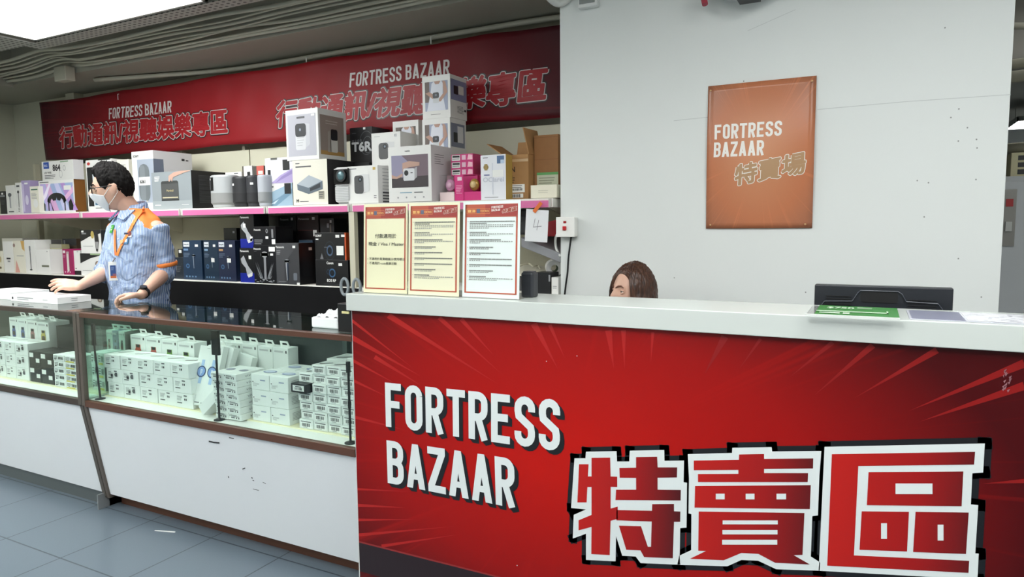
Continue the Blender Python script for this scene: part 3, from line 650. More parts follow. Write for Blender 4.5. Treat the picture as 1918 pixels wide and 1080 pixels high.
# ------------------------------------------------------------------ boxes on the top shelf
KL = M('D9D9D5', .45); DK = M('1A1B1E', .4); W1 = M('E4E4E1', .42); W2_ = M('D8D8DA', .42); CRM = M('E2DFD0', .5)
TEXT = M('55565A', .5); SKN = M('BC9888', .6); LAV = M('A99BC6', .45); SKY_ = M('8FA9BC', .45)
def T(x0, x1, x2, yb, yt, mt, **k):
    k.setdefault('Y', 3.02); k.setdefault('base', TOPZ); Y = k.pop('Y'); b = k.pop('base'); c = Carton(x0, x1, x2, yb, yt, Y, b, mt, **k); return c
c = T(2, 13, 14, 402, 358, DK, D=.12); c.F.rect(.1, .75, .9, .82, GREY).lines(.2, .6, .9, 4, .06, TEXT); c.sticker('F', .35, .85, .65, .93); c.done('product_box', 'slim black box at the far left end of the top shelf')
c = T(14, 31, 33, 401, 347, KL, D=.12); c.F.ell(.42, .66, .2, .07, M('55585C', .4)).rect(.34, .2, .5, .62, M('9A9CA0', .4), 1).rect(.2, .05, .75, .09, TEXT); c.done('product_box', 'white box with a grey wand picture, second from the left on the top shelf')
c = T(32.5, 42, 44, 401, 342, KL, D=.12); c.F.rect(.2, .86, .8, .92, TEXT).ell(.5, .7, .2, .05, DK).rect(.44, .2, .56, .68, M('3A3B40', .4), 1).lines(.3, .18, .7, 3, .05, TEXT); c.done('product_box', 'narrow white box with a dark massage wand picture on the top shelf')
c = T(43.5, 59, 70, 400, 338, LAV, D=.14, Y=3.03); c.F.rect(.12, .05, .3, .9, M('C9C0DC', .4)).rect(.4, .88, .8, .93, WHITE).ell(.6, .4, .2, .15, M('D8D2E6', .4)); c.done('product_box', 'lavender box behind a small pale box on the top shelf left')
c = T(59, 75, 77, 400, 349, CRM, D=.04, Y=2.985); c.F.rect(.15, .85, .9, .9, M('3A6A58', .5)).ell(.6, .35, .28, .16, W1).lines(.15, .75, .9, 5, .05, GREY, seed=3); c.done('product_box', 'small pale box with a green headline beside the colourful massager box')
BR = M('7A4E1C', .5)
mass = c = T(76, 142, 163, 399, 339, W1, side=BR); f = c.F
f.rect(.04, .05, .97, .9, M('9FB2D8', .4))
for i, (a, b, h) in enumerate(((.04, .3, 'B7A6DA'), (.2, .45, 'D7A8D4'), (.45, .75, 'C8C8EA'), (.62, .97, 'B48FD0'))): f.poly([(a, .9), (a+.12, .9), (b+.1, .05), (b-.08, .05)], M(h, .4), 2)
f.poly([(.3, .9), (.36, .9), (.22, .5), (.08, .3), (.08, .42)], M('E8E0F4', .4), 3).poly([(.97, .8), (.97, .6), (.7, .3), (.66, .4)], M('E3B4DA', .4), 3)
ar = arc(.5, .34, .27, 180, 0, 12, .27)+arc(.5, .28, .19, 0, 180, 12, .22); f.poly(ar, DK, 4); f.poly([(.34, .5), (.66, .5), (.6, .36), (.52, .38), (.5, .46), (.48, .38), (.4, .36)], DK, 5)
f.rect(.25, .05, .28, .45, DK, 4).rect(.71, .05, .74, .45, DK, 4).poly([(.06, .06), (.16, .06), (.17, .26), (.1, .36), (.05, .2)], DK, 4).poly([(.94, .06), (.84, .06), (.83, .3), (.9, .42), (.96, .2)], DK, 4)
f.rect(.04, .94, .3, .965, TEXT).rect(.72, .68, .92, .82, W1, 5); c.done('massager_box', 'white box with a colourful swirl and black eye massager picture and brown side')
c = T(80, 139, 158, 338, 303, KL, base=mass.top, side=W2_); f = c.F; f.rect(.06, .62, .24, .96, M('20489A', .4)); f.text('SKG', .08, .72, .12, WHITE, 3)
f.text('864', .36, .48, .32, INK, 3, rot=False, d=.03).text('LED MASK', .08, .36, .1, INK, 3).lines(.08, .28, .45, 3, .08, TEXT); f.ring(.6, .3, .05, .2, .12, GREY).ring(.72, .6, .04, .14, .2, GREY).rect(.6, .9, .85, .96, M('7C9A7C', .5)); c.done('mask_box', 'white box with blue corner mark lying on the colourful massager box')
c = T(166, 214, 222, 396, 300, W1, D=.1, Y=3.04); f = c.F; f.rect(.04, .1, .96, .86, DK).rect(.25, .1, .96, .72, M('D5DCE2', .4), 2).rect(.3, .12, .9, .55, M('3F6E8A', .4), 3).ell(.12, .93, .06, .03, M('C04038', .4)).lines(.3, .07, .9, 1, .04, TEXT).rect(.5, .98, .96, .999, DK); c.done('product_box', 'tall white box with black and blue picture behind the head of the standing man')
c = T(224, 246, 248, 392, 299, CRM, D=.1, Y=3.05); c.F.lines(.1, .9, .8, 3, .04, GREY); c.done('product_box', 'plain cream box between the standing man and the tall silver speaker box')
sp = c = T(252, 292, 347, 391, 284, W1, Y=3.05, side=W2_, D=.30); f = c.F
f.text('SONY', .08, .9, .04, INK, 3, d=.02).rect(.25, .12, 1, .86, M('9DA6B4', .4)).rrect(.3, .14, .8, .78, M('6D7478', .45), 3, .45).rrect(.36, .16, .6, .76, M('7C8388', .45), 3.5, .45).ell(.55, .15, .12, .01, M('C8AE86', .4), 4).rect(.1, .06, .35, .12, M('C9C6A8', .5))
c.S.rect(0, .12, .25, .86, M('6C7688', .4)).rect(.72, .86, .8, .9, INK).rect(.83, .86, .9, .88, INK)
c.sticker('F', .3, .42, .82, .56, ink=lambda g: g.text('6361', .36, .455, .055, INK, 6, d=.04)); c.done('speaker_box', 'tall white box with a grey cylinder speaker picture and a 6361 price tag')
MG = M('8C9498', .4)
c = T(287, 361, 413, 391, 323, MG, Y=3.0, side=M('101114', .4), D=.36); f = c.F; f.rect(0, 0, 1, .22, M('9AA2A5', .4)).rrect(.24, .22, .68, .74, M('4A4C4C', .55), 2, .06).poly([(.25, .68), (.67, .68), (.65, .75), (.27, .75)], M('3A3C3C', .5), 3).rect(.27, .29, .66, .32, M('C8BFA0', .4), 4).text('Marshall', .38, .46, .06, M('C8B88A', .4), 5).rect(.24, .22, .68, .25, DK, 3)
f.poly([(.98, 1), (.8, 1), (.58, .97), (.45, .88), (.44, .74), (.47, .73), (.5, .8), (.53, .72), (.56, .84), (.66, .88), (.85, .95), (.99, .98)], SKN, 5).lines(.08, .88, .22, 4, .035, W1, t=.5).rect(.06, .1, .22, .12, W1, 3).rect(.74, .1, .92, .11, W1, 3)
c.S.lines(.15, .88, .85, 22, .034, M('4C4E52', .5), t=.3, seed=4); c.done('speaker_box', 'grey and black box with a hand lifting a square speaker in its picture')
def speaker(px, y0, yt, w, d, body, grill, label, Y, group=None, window=False, tagpos=None):
    q = on(px, y0, 'Y', Y-d/2); zt = on(px, yt, 'Y', Y-d/2).z; H = zt-TOPZ
    r = root('smart_speaker', (q.x, Y, TOPZ), label, 'speaker', group)
    def ring(z0, z1, rr=0): return [(.5-rr, z0), (.5, z0+.006), (.5, z1)]
    MB().lathe([(.38, 0), (.43, .004), (.44, .012), (.44, .018)], (0, 0, 0), body, 64, w, d).build('foot', r)
    MB().lathe([(.44, .018), (.5, .03), (.5, H*.45)], (0, 0, 0), grill, 64, w, d).build('speaker_grille', r)
    MB().lathe([(.5, H*.45), (.5, H-.012), (.485, H-.004), (.45, H), (.1, H)], (0, 0, 0), body, 64, w, d).build('body_shell', r)
    def patch(nm, a0, a1, z0, z1, mt, k=.504, e=0):
        mb = MB(); n = 8
        for i in range(n):
            A, B = radians(a0+(a1-a0)*i/n), radians(a0+(a1-a0)*(i+1)/n); P = [(k*w*cos(A), k*d*sin(A)), (k*w*cos(B), k*d*sin(B))]
            mb.face([(*P[0], z0), (*P[1], z0), (*P[1], z1), (*P[0], z1)], mt)
        mb.build(nm, r)
    if window: patch('display_window', -152, -100, H*.52, H*.93, BLACK); patch('reflection_strip', -135, -128, H*.56, H*.88, M('B8BCC0', .3), .507); patch('price_label', -140, -120, H*.84, H*.9, WHITE, .508)
    if tagpos: patch('price_label', tagpos, tagpos+22, H*.7, H*.77, WHITE, .508)
    return r
speaker(405, 388, 327, .2, .15, M('B2B6B8', .35, .15), M('8E908F', .5, .0), 'wide silver smart speaker with a black window on its front', 3.08, window=True)
speaker(443, 387, 330, .135, .11, M('26272B', .4), M('1C1D20', .6), 'black smart speaker directly right of the wide silver one', 3.05, tagpos=-125)
speaker(467, 386, 328, .10, .1, M('303136', .4), M('222327', .6), 'black smart speaker standing beside the small silver one', 3.05, tagpos=-75)
speaker(488, 386, 327, .095, .1, M('B6BAC2', .35, .1), M('929597', .5, .0), 'small silver smart speaker left of the purple and blue boxes', 3.04)
c = T(425, 455, 458, 387, 323, W1, D=.1, Y=3.16); c.F.rect(.55, .95, .8, .975, TEXT); c.done('product_box', 'white box hidden behind the black smart speaker, only its top showing')
c = T(457, 475, 480, 386, 311, W1, D=.1, Y=3.15); c.F.rect(0, 0, .14, 1, M('4A4438', .5)).rect(.5, .55, .8, .86, DK, 2).rect(.3, .2, 1, .6, M('5A6068', .4), 2); c.done('product_box', 'white box with a dark bottle shape behind the second black speaker')
c = T(478, 497, 499, 386, 311, M('4A4640', .5), D=.1, Y=3.155); c.F.rect(.3, .3, 1, 1, M('C25A50', .4)).rect(.45, .8, .9, .88, M('E8D0C8', .4), 2).rect(.5, .65, .85, .72, M('E8D0C8', .4), 2); c.done('product_box', 'red-faced box behind the small silver speaker')
b1 = c = T(498, 549, 551, 385, 350, KL, D=.2, H=.135, Y=3.04); f = c.F; f.poly([(0, .1), (0, .5), (1, 1), (1, 0), (0, 0)], SKY_, 1).poly([(0, .0), (.4, 0), (1, .55), (1, .75)], M('6C8CA2', .4), 2).poly([(.2, .1), (.5, .3), (.35, .1)], M('C3D2DC', .4), 3); c.sticker('F', .72, .52, .95, .98, DK, 'seal_label'); c.sticker('F', .12, .36, .22, .58, DK, 'seal_label'); f.rect(.17, .82, .32, .88, TEXT, 2); c.done('headphone_box', 'white box with a diagonal steel-blue picture, lower of the two beside the small speaker')
c = T(498, 549, 551, 350, 309, M('DDDDE6', .42), D=.2, base=b1.top, H=.15, Y=3.04); f = c.F; f.poly([(.2, 0), (1, 0), (1, .55), (.55, .3)], LAV, 1).poly([(.35, 0), (1, .35), (1, .5), (.6, .25)], M('8E80B4', .4), 2).rect(.22, .92, .46, .999, M('5A5A54', .5), 2); c.sticker('F', .66, .5, .9, .9, DK, 'seal_label'); c.sticker('F', .1, .34, .2, .54, DK, 'seal_label'); c.done('headphone_box', 'white box with a purple picture stacked on the steel-blue one')
# projector pictures
def proj(f, a0, b0, a1, b1, body='D5D6D6', face='4A4B4D', skew=.16, l=2, lens=True):
    w = a1-a0; h = b1-b0
    f.poly([(a0+w*.45, b0+h*.02), (a1-w*.12, b0+h*.08), (a1, b0+h*.16), (a1, b1-h*.03), (a0+w*.62, b1), (a0+w*.3, b1-h*.02)], M(body, .4), l)
    f.rrect(a0, b0, a0+w*.62, b1-h*.06, M(face, .4), l+1, .25)
    if lens: f.ell(a0+w*.4, b1-h*.27, w*.13, w*.13*f.W/f.H, M('1A1C20', .3), l+2, 14).ell(a0+w*.4, b1-h*.27, w*.06, w*.06*f.W/f.H, M('7E8A98', .2), l+3, 10)
def woman(f, a0, b0, a1, b1, bg='98A0B8'):
    X = lambda t: a0+(a1-a0)*t; Y = lambda t: b0+(b1-b0)*t; P = lambda L: [(X(a), Y(b)) for a, b in L]
    f.rect(a0, b0, a1, b1, M(bg, .4), 1).rect(a0, Y(.3), X(.2), b1, M('6A5E58', .5), 2)
    f.poly(P([(.25, .6), (.3, .93), (.4, 1), (.72, 1), (.8, .9), (.78, .55), (.9, 0), (.08, 0)]), M('DDE0EA', .5), 3)
    f.poly(P([(.4, 1), (.47, .9), (.62, .9), (.7, 1)]), SKN, 4).poly(P([(.78, 1), (.9, .96), (.99, .6), (.7, .3), (.58, .3), (.6, .38), (.82, .58)]), SKN, 4).poly(P([(.02, .62), (.2, .66), (.42, .52), (.5, .44), (.42, .36), (.2, .5)]), SKN, 4)
    f.rrect(X(.36), Y(.26), X(.62), Y(.44), M('C9CCD0', .4), 5, .15).rrect(X(.35), Y(.42), X(.62), Y(.62), M('2A2D34', .4), 6, .2).ell(X(.49), Y(.53), (a1-a0)*.05, (b1-b0)*.04, M('5F6876', .3), 7, 10)
mbox = c = T(550, 615, 656, 384, 301, CRM, Y=3.0, side=M('1E1C1E', .5), D=.23); f = c.F
f.poly([(.13, .47), (.48, .66), (.86, .52), (.86, .34), (.46, .24), (.14, .34)], M('65717B', .4), 2).poly([(.13, .47), (.48, .66), (.86, .52), (.46, .38)], M('A9B2BA', .4), 3).poly([(.5, .3), (.8, .38), (.8, .48), (.5, .37)], M('33383E', .4), 4).text('M', .1, .06, .07, INK, 3, d=.02).rect(.2, .07, .45, .085, TEXT, 2).rect(.1, .84, .55, .87, TEXT, 2).rect(.1, .92, .22, .94, TEXT, 2).rect(.74, .12, .9, .3, M('9A9888', .5), 2).lines(.76, .28, .88, 3, .05, TEXT, 3)
c.done('projector_box', 'cream box with a flat grey projector picture below the large white projector box')
c = T(541, 601, 656, 384, 228, W1, Y=3.0, base=mbox.top+.001, D=.235, H=.285); f = c.F; f.rect(.06, .08, .93, .9, M('B4B4BE', .42)); f.rrect(.3, .2, .62, .5, M('D2D3D6', .4), 3, .15).poly([(.62, .24), (.74, .3), (.74, .7), (.6, .72)], M('C2C3C9', .4), 2).rrect(.3, .46, .63, .72, M('26292E', .35), 4, .2).ell(.45, .6, .03, .03, M('8892A0', .3), 5, 10).rect(.35, .82, .6, .86, TEXT, 2).lines(.35, .45, .58, 4, .05, M('B9BABD', .4), 4)
g = c.S; g.rect(.06, .1, .9, .88, M('94867E', .42)).rect(.06, .1, .9, .18, M('B08A50', .4), 2).rrect(.4, .16, .66, .42, M('CFCBC4', .4), 3, .15).rrect(.42, .4, .66, .62, M('201F22', .35), 4, .2).poly([(.3, .16), (.42, .16), (.44, .6), (.32, .56)], M('A39A92', .4), 3).lines(.25, .78, .7, 2, .05, M('B8ACA4', .5), 3)
c.sticker('F', .8, .85, .9, .89); c.done('projector_box', 'large white projector box with a purple-grey picture on top of the cream projector box')
# the bare projector on the shelf
q0 = on(626, 381, 'Y', 2.995); q1 = on(657, 381, 'Y', 2.995); zt = on(630, 313, 'Y', 2.995).z; H = zt-TOPZ; W = q1.x-q0.x
r = root('mini_projector', ((q0.x+q1.x)/2, 3.04, TOPZ), 'rounded white mini projector with a large black-framed lens on the top shelf', 'projector')
MB().box(-W/2, W/2, -.045, .05, .006, H*.52, M('DDDEDE', .35)).build('lower_body', r, bevel=.018); MB().box(-W/2, W/2, -.043, .05, H*.5, H, M('E2E3E3', .3)).build('upper_body', r, bevel=.016)
MB().box(-W/2+.006, W/2-.004, -.052, -.04, H*.53, H-.008, M('0E0F12', .15)).build('front_window', r, bevel=.01)
ln = MB().tube([(.006, -.048, H*.76), (.006, -.06, H*.76)], .034, M('26282C', .3), 24).build('lens_barrel', r, smooth=False); MB().ball((.006, -.056, H*.76), (.026, .012, .026), M('5C7A80', .08, .2), 20).build('lens', ln, smooth=True)
mb = MB(); [mb.box(-W/2+.012, W/2-.012, -.047, -.044, .02+.009*i, .024+.009*i, M('B9BBBB', .4)) for i in range(12)]; mb.build('speaker_grille', r)
MB().box(-W/2+.02, W/2-.02, -.03, .04, 0, .006, M('8A8C8E', .5)).build('foot', r)
pj = []
lo = c = T(653, 709, 729, 380, 312, W1, Y=3.0, D=.19); f = c.F; proj(f, .22, .26, .72, .78); f.rect(.84, .88, .93, .95, M('C8A85A', .4)).rect(.05, .92, .3, .94, TEXT).lines(.86, .2, .95, 2, .05, TEXT); c.S.lines(.2, .92, .9, 8, .09, M('8E9092', .5), t=.15, seed=8); c.S.lines(.2, .3, .8, 4, .08, TEXT, t=.5, seed=9); c.done('projector_box', 'white projector box with a slanting projector picture, the lower one of its pair')
cu_ = T(698, 750, 791, 380, 312, W1, Y=3.2, D=.15); cu_.done('projector_box', 'white box at the back of the shelf under the upper slanting projector box')
up = c = T(697, 751, 791, 309, 250, W1, Y=3.19, base=cu_.top, D=.155); f = c.F; proj(f, .25, .2, .8, .72); f.rect(.8, .86, .88, .93, GREY).rect(.1, .88, .3, .9, M('B9BABB', .5)); c.sticker('F', .82, .85, .88, .92, LGREY); c.done('projector_box', 'white projector box with a slanting projector picture, the upper one of its pair')
c0 = T(657, 694, 741, 380, 306, M('2A2B2E', .5), Y=3.24, D=.2); c0.done('product_box', 'dark box at the back of the shelf that carries the black T6R box')
c = T(657, 698, 741, 306, 240, M('15161A', .35), Y=3.24, base=c0.top, D=.17); f = c.F; TW = M('D8DADC', .4); f.text('T6R', .1, .33, .25, TW, 3, d=.04, w=.86); f.ring(.75, .55, .32, .34, .06, M('4A4C50', .4), 1).ring(.8, .5, .22, .24, .08, M('5A5C60', .4), 1).lines(.1, .85, .3, 1, .05, TEXT, t=.3); [f.ring(.14+.12*i, .63, .035, .03, .3, M('8E9094', .4), 2, 10) for i in range(4)]; c.sticker('F', .62, .93, .72, .99); c.done('product_box', 'black box with large T6R lettering in front of the banner')
wb = c = T(729, 809, 849, 378, 276, W1, Y=2.985, D=.20, side=M('DCDADC', .42)); f = c.F; f.rect(.08, .26, .93, .84, M('6E5C66', .45)).rect(.08, .26, .93, .46, M('3A3236', .35), 2); f.poly([(.08, .84), (.32, .84), (.5, .7), (.42, .5), (.34, .44), (.2, .46), (.08, .5)], M('8E8AA4', .5), 3).poly([(.34, .7), (.5, .73), (.74, .7), (.74, .64), (.5, .62), (.4, .6)], SKN, 4).poly([(.08, .5), (.2, .46), (.34, .52), (.34, .46), (.2, .42), (.08, .43)], SKN, 4).poly([(.34, .7), (.4, .6), (.38, .52), (.34, .54)], SKN, 4)
f.rrect(.36, .38, .62, .6, M('D2D3D6', .4), 5, .1).poly([(.62, .4), (.68, .44), (.68, .62), (.62, .6)], M('A6A4A8', .4), 5).ring(.43, .52, .05, .05, .99, M('1E2024', .3), 6, 14).rect(.53, .51, .58, .53, TEXT, 6).text('wanbo', .4, .9, .03, TEXT, 3, d=.02).rect(.27, .16, .55, .175, M('7FA6B8', .5), 2).rect(.6, .16, .8, .175, TEXT, 2); [f.ell(.22+.2*i, .08, .02, .017, M('9A9C9E', .5), 2, 8) for i in range(4)]
c.S.lines(.15, .84, .6, 5, .04, TEXT, t=.2, seed=2); c.done('projector_box', 'large white box picturing an arm resting on a projector, front of the top shelf')
c3 = T(792, 844, 870, 376, 300, W1, Y=3.195, D=.165); c3.done('projector_box', 'white box at the bottom of the tall stack behind the pink boxes')
c2_ = T(792, 844, 871, 300, 224, W1, Y=3.195, base=c3.top, D=.165, side=M('DCDCD8', .42)); f = c2_.F; woman(f, .1, .1, .92, .86); g = c2_.S; g.rect(.05, .3, .9, .88, M('7E8494', .42)).rrect(.2, .42, .45, .66, M('1E2024', .4), 2, .1); c2_.sticker('S', .45, .42, .8, .82, W2_, 'shelf_label'); c2_.done('projector_box', 'white box with a white-dress picture, middle of the tall stack below the topmost')
c = T(792, 844, 872, 223, 144, W1, Y=3.195, base=c2_.top, D=.17, side=M('DCDCD8', .42)); f = c.F; woman(f, .1, .18, .92, .86); f.rect(.3, .09, .65, .1, TEXT); g = c.S; g.rect(.03, .42, .98, .9, M('7C82A0', .42)).rrect(.2, .56, .46, .76, M('1E2024', .4), 2, .1).rrect(.48, .58, .8, .78, M('D5D3CC', .4), 2, .05).lines(.4, .3, .8, 6, .03, TEXT, seed=5).rect(.82, .2, .95, .25, INK, 2); c.done('projector_box', 'white box with a white-dress picture, topmost of the tall stack against the banner')
c4 = T(737, 785, 791, 376, 300, W1, Y=3.35, D=.05, H=.26); c4.done('projector_box', 'white box hidden at the back that carries the one beside the tall stack')
c = T(737, 785, 791, 300, 228, W1, Y=3.35, base=c4.top, D=.05); woman(c.F, .12, .12, .9, .84, '4A4038'); c.done('projector_box', 'thin white box with a half-hidden picture just left of the tall stack')
PK = M('CC2A78', .3); PKL = M('E6C2CC', .3)
b = TOPZ; c0 = T(850, 895, 906, 376, 330, PK, Y=3.085, D=.09); c0.done('beauty_box', 'magenta box at the back that carries the three flat pink boxes'); b = c0.top
for i, nm in enumerate(('bottom', 'middle', 'top')):
    c = T(846, 887, 903, 376, 330, PK, Y=3.08, D=.1, base=b, H=.037); f = c.F; f.rect(.04, .12, .42, .9, W1).rect(.08, .55, .4, .8, INK, 2).lines(.08, .4, .4, 1, .2, TEXT, 2).rect(.5, .2, .68, .85, M('E3B8CC', .4), 2).poly([(.75, .2), (.98, .2), (.98, .8), (.8, .9)], M('F0B8C8', .4), 2)
    c.done('beauty_box', 'flat pink box with a white printed end, '+nm+' of the three stacked', group=None); b = c.top
def clearbox(x0, x1, label, dev, ring, back, Y=3.03):
    q0 = on(x0, 377, 'Y', Y); q1 = on(x1, 377, 'Y', Y); H = on(x0, 328, 'Y', Y).z-TOPZ; W = q1.x-q0.x
    r = root('beauty_box', ((q0.x+q1.x)/2, Y+.04, TOPZ), label, 'box')
    MB().box(-W/2, W/2, .03, .04, 0, H, back).build('back_card', r); MB().box(-W/2, W/2, -.04, .03, 0, H*.34, M('E8D2D2', .4) if dev != 'B89048' else PK).build('base_tray', r, bevel=.002)
    MB().box(-W/2, W/2, -.041, .03, H*.34, H, CLEAR).build('clear_window', r)
    d = MB().ball((0 if dev != 'B89048' else W*.12, -.005, H*.62), (.029, .014, .031), M(dev, .25, .3 if dev == 'B89048' else 0), 20).build('facial_device', r, smooth=True); MB().ball((W*.12 if dev == 'B89048' else 0, -.018, H*.62), (.017, .010, .018), M(ring, .3), 14).build('device_ring', d, smooth=True)
    return r, W, H
clearbox(824, 851, 'clear box holding a pale pink round facial device', 'D99CC0', 'E8BAD2', PKL)
r, W, H = clearbox(853, 901, 'magenta box with a window showing a gold round facial device', 'B89048', 'D8C08A', PK)
mb = MB(); g = Fr(mb, (-W/2, -.044, 0), (1, 0, 0), (0, 0, 1), W*.38, H); mb.box(-W/2, -W/2+W*.34, -.0438, -.0412, 0, H, PK); g.rect(.3, .78, .75, .92, M('E6C8D4', .4)).lines(.15, .6, .85, 6, .06, M('E8A8C4', .5), seed=6); mb.build('side_panel', r)
c = T(901, 948, 954, 376, 291, M('E4E6EC', .4), Y=3.03, D=.07, side=M('B89A50', .45)); f = c.F; f.text('OClarei', .1, .4, .1, M('C2C6D0', .4), 2, w=.82, d=.02).rect(.46, .12, .5, .82, M('D0D4DE', .4), 3).ell(.22, .73, .1, .06, M('8A7238', .4)).rect(.16, .66, .28, .8, M('9A8448', .4), 3).rect(.66, .8, .94, .97, M('4A6A94', .4), 2).rect(.8, .8, .94, .88, M('B8CCE0', .4), 3).rect(.1, .93, .3, .945, TEXT, 2).rect(.14, .54, .36, .57, M('7E84A8', .5), 2).rect(.15, .05, .7, .06, TEXT, 2); c.sticker('F', .48, .5, .92, .66, WHITE); c.done('toothbrush_box', 'tall pale box with gold side beside the opened brown carton')
def flaps(c, F, mt):
    for nm, P in F:
        mb = MB(); P = [Vector(p) for p in P]; n = (P[1]-P[0]).cross(P[2]-P[0]).normalized()*.004; mb.hexa([p for p in P]+[p+n for p in P], mt); mb.build(nm, c.o)
c = T(942, 990, 1003, 375, 291, CARD, Y=3.1, D=.16); f = c.F; f.text('HN', .15, .62, .11, M('3A2A1C', .6), 2, d=.03).rect(.1, .52, .4, .54, M('5A4228', .6)).lines(.2, .5, .5, 3, .05, M('5A4228', .6), t=.5).rect(0, .84, 1, .9, M('C2A27A', .3), 2)
c.sticker('F', .12, .16, .86, .34, ink=lambda g: g.bars(.18, .2, .8, .25, INK, 6, 16).lines(.16, .32, .8, 2, .04, TEXT, 5)); c.sticker('F', .1, .04, .8, .13, W1, 'barcode_label', lambda g: g.bars(.14, .05, .7, .12, INK, 6, 18)); c.done('open_carton', 'opened brown cardboard carton with its flaps standing up')
W, D, H = c.W/2, c.D/2, c.H; flaps(c, (('carton_flap', [(-W, -D, H), (-W, D, H), (-W-.09, D, H+.06), (-W-.09, -D, H+.06)]), ('carton_flap', [(W, -D, H), (W, D, H), (W-.03, D, H+.13), (W-.03, -D, H+.13)]), ('carton_flap', [(-W, D, H), (W, D, H), (W, D+.02, H+.08), (-W, D+.02, H+.08)])), CARD)
c = T(1001, 1046, 1047, 373, 254, M('9A6C42', .75, var=.08, scale=30), Y=3.16, D=.2); c.F.rect(0, .62, 1, .625, M('7E5632', .7)).rect(0, .96, 1, .965, M('7E5632', .7)); c.sticker('F', .12, .14, 1, .42, M('C6CBB2', .5), 'shipping_label', lambda g: g.rect(.12, .38, 1, .42, M('5FA65F', .5), 6).lines(.2, .34, .9, 5, .04, M('8E947E', .5), 6)); c.done('storage_carton', 'large brown carton with a green-headed label against the partition')
c = T(994, 1043, 1046, 373, 347, M('E6E2CE', .5), Y=3.0, D=.13); c.F.lines(.3, .6, .7, 2, .15, M('CFCBB8', .5)); c.done('product_box', 'plain cream box at the right end of the top shelf')

# ------------------------------------------------------------------ boxes on the lower shelf, right of the man
NV = M('18263E', .35); BKB = M('141518', .35); BKG = M('3A3B3E', .4)
def L(*a, **k): k.setdefault('base', LOWZ); return T(*a, **k)
c = L(327, 345, 346, 523, 482, M('16202C', .4), D=.12, Y=3.04); c.sticker('F', .1, .8, .35, .9); c.F.lines(.2, .6, .8, 4, .08, TEXT); c.done('product_box', 'small dark box standing just right of the man on the lower shelf')
c = L(336, 346, 348, 522, 466, BKB, D=.1, Y=3.18); c.sticker('F', .2, .86, .7, .97); c.done('product_box', 'narrow black box with a white tag behind the small dark one')
def shaver(f, a, b, s, metal='9AA2AC', dark='2A3646', l=2):
    k = f.W/f.H
    f.rrect(a-s, b+s*2.6*k, a+s, b+s*3.6*k, M(metal, .3), l+1, .4).poly([(a-s*.5, b+s*2.7*k), (a+s*.5, b+s*2.7*k), (a+s*.35, b-s*2*k), (a-s*.25, b-s*2*k)], M(metal, .3), l).poly([(a-s*.05, b+s*2.7*k), (a+s*.5, b+s*2.7*k), (a+s*.35, b-s*2*k), (a, b-s*2*k)], M(dark, .3), l+1)
for i, (x0, x1, x2, nm, ac) in enumerate(((345, 380, 382, 'left', '6E8FB4'), (384, 411, 414, 'middle', '7E9CB8'), (411, 443, 449, 'right', 'B08A60'))):
    c = L(x0, x1, x2, 524, 450, M(('18304A', '122A40', '1A2440')[i], .35), D=.13, Y=3.03-.005*i); f = c.F; f.rect(.06, .84, .38, .96, M('DDE3EA', .4)).text('PHILIPS', .09, .88, .035, NV, 3, w=.26, d=.02).rect(.06, .74, .3, .79, M(ac, .4)).lines(.06, .68, .4, 4, .03, M('6A7C92', .5), t=.4, seed=i); shaver(f, .58, .42, .09, '8A97A6', '24364E'); f.ring(.25, .35, .1, .06, .5, M('3E6288', .4), 2, 12); [f.rect(.12+.16*k, .06, .2+.16*k, .1, M('5E7E9E', .4)) for k in range(4)]
    c.S.rect(.1, .1, .2, .9, M('20324A', .4)); c.sticker('F', .68, .84, .84, .9); 
    if i: c.sticker('F', .52, .46, .74, .56)
    c.done('shaver_box', nm+' one of the three dark blue electric shaver boxes', group=None)
c = L(423, 447, 450, 520, 427, BKB, D=.12, Y=3.2); c.F.rect(.7, .9, .85, .94, GREY); c.done('product_box', 'black box standing behind the right blue shaver box')
EB = M('14248E', .35)
def epil(f):
    f.rect(0, 0, 1, .27, EB).poly([(.08, .68), (.3, .78), (.48, .6), (.6, .48), (.9, .3), (.8, .16), (.5, .22), (.42, .42), (.14, .56)], M('A6A9AC', .3), 3).poly([(.5, .22), (.9, .3), (.88, .2), (.6, .14)], M('D0D2D4', .3), 4).text('Panasonic', .06, .88, .06, WHITE, 3, w=.62, d=.02)
e1 = c = L(451, 477, 479, 526, 464, BKB, Y=3.0, D=.12); epil(c.F); c.sticker('F', .66, .68, .84, .78, name='price_label'); c.done('epilator_box', 'black and blue epilator box, lower of the two stacked')
c = L(451, 477, 479, 464, 404, BKB, Y=3.0, D=.12, base=e1.top, H=e1.H*.97); epil(c.F); c.sticker('F', .26, .6, .42, .72); c.sticker('F', .72, .2, .9, .34); c.done('epilator_box', 'black and blue epilator box, upper of the two stacked')
s1 = c = L(477, 519, 521, 529, 459, BKB, Y=2.99, D=.14); f = c.F; f.text('Panasonic', .03, .88, .05, WHITE, 3, w=.32, d=.02).rect(.03, .83, .15, .84, TEXT)
f.rrect(.34, .68, .68, .84, M('9EA0A2', .3), 4, .45).rect(.46, .1, .56, .7, M('8A8C90', .3), 3)
rr = random.Random(5)
for i in range(26):
    s_ = rr.choice((-1, 1)); a = .5+s_*rr.uniform(.08, .22); t = rr.uniform(.12, .5); f.poly([(a, .12), (a+.02, .12), (a+s_*(.08+t*.35), .1+t)], M(rr.choice(('7E8286', 'B4B8BC', '54585C')), .35), 2+.2*(i % 8))
for i in range(18): a = rr.uniform(.02, .9); f.ell(a, rr.uniform(.03, .1), rr.uniform(.02, .07), .012, M(rr.choice(('6E7276', '9A9EA2')), .35), 2+.2*(i % 8), 8)
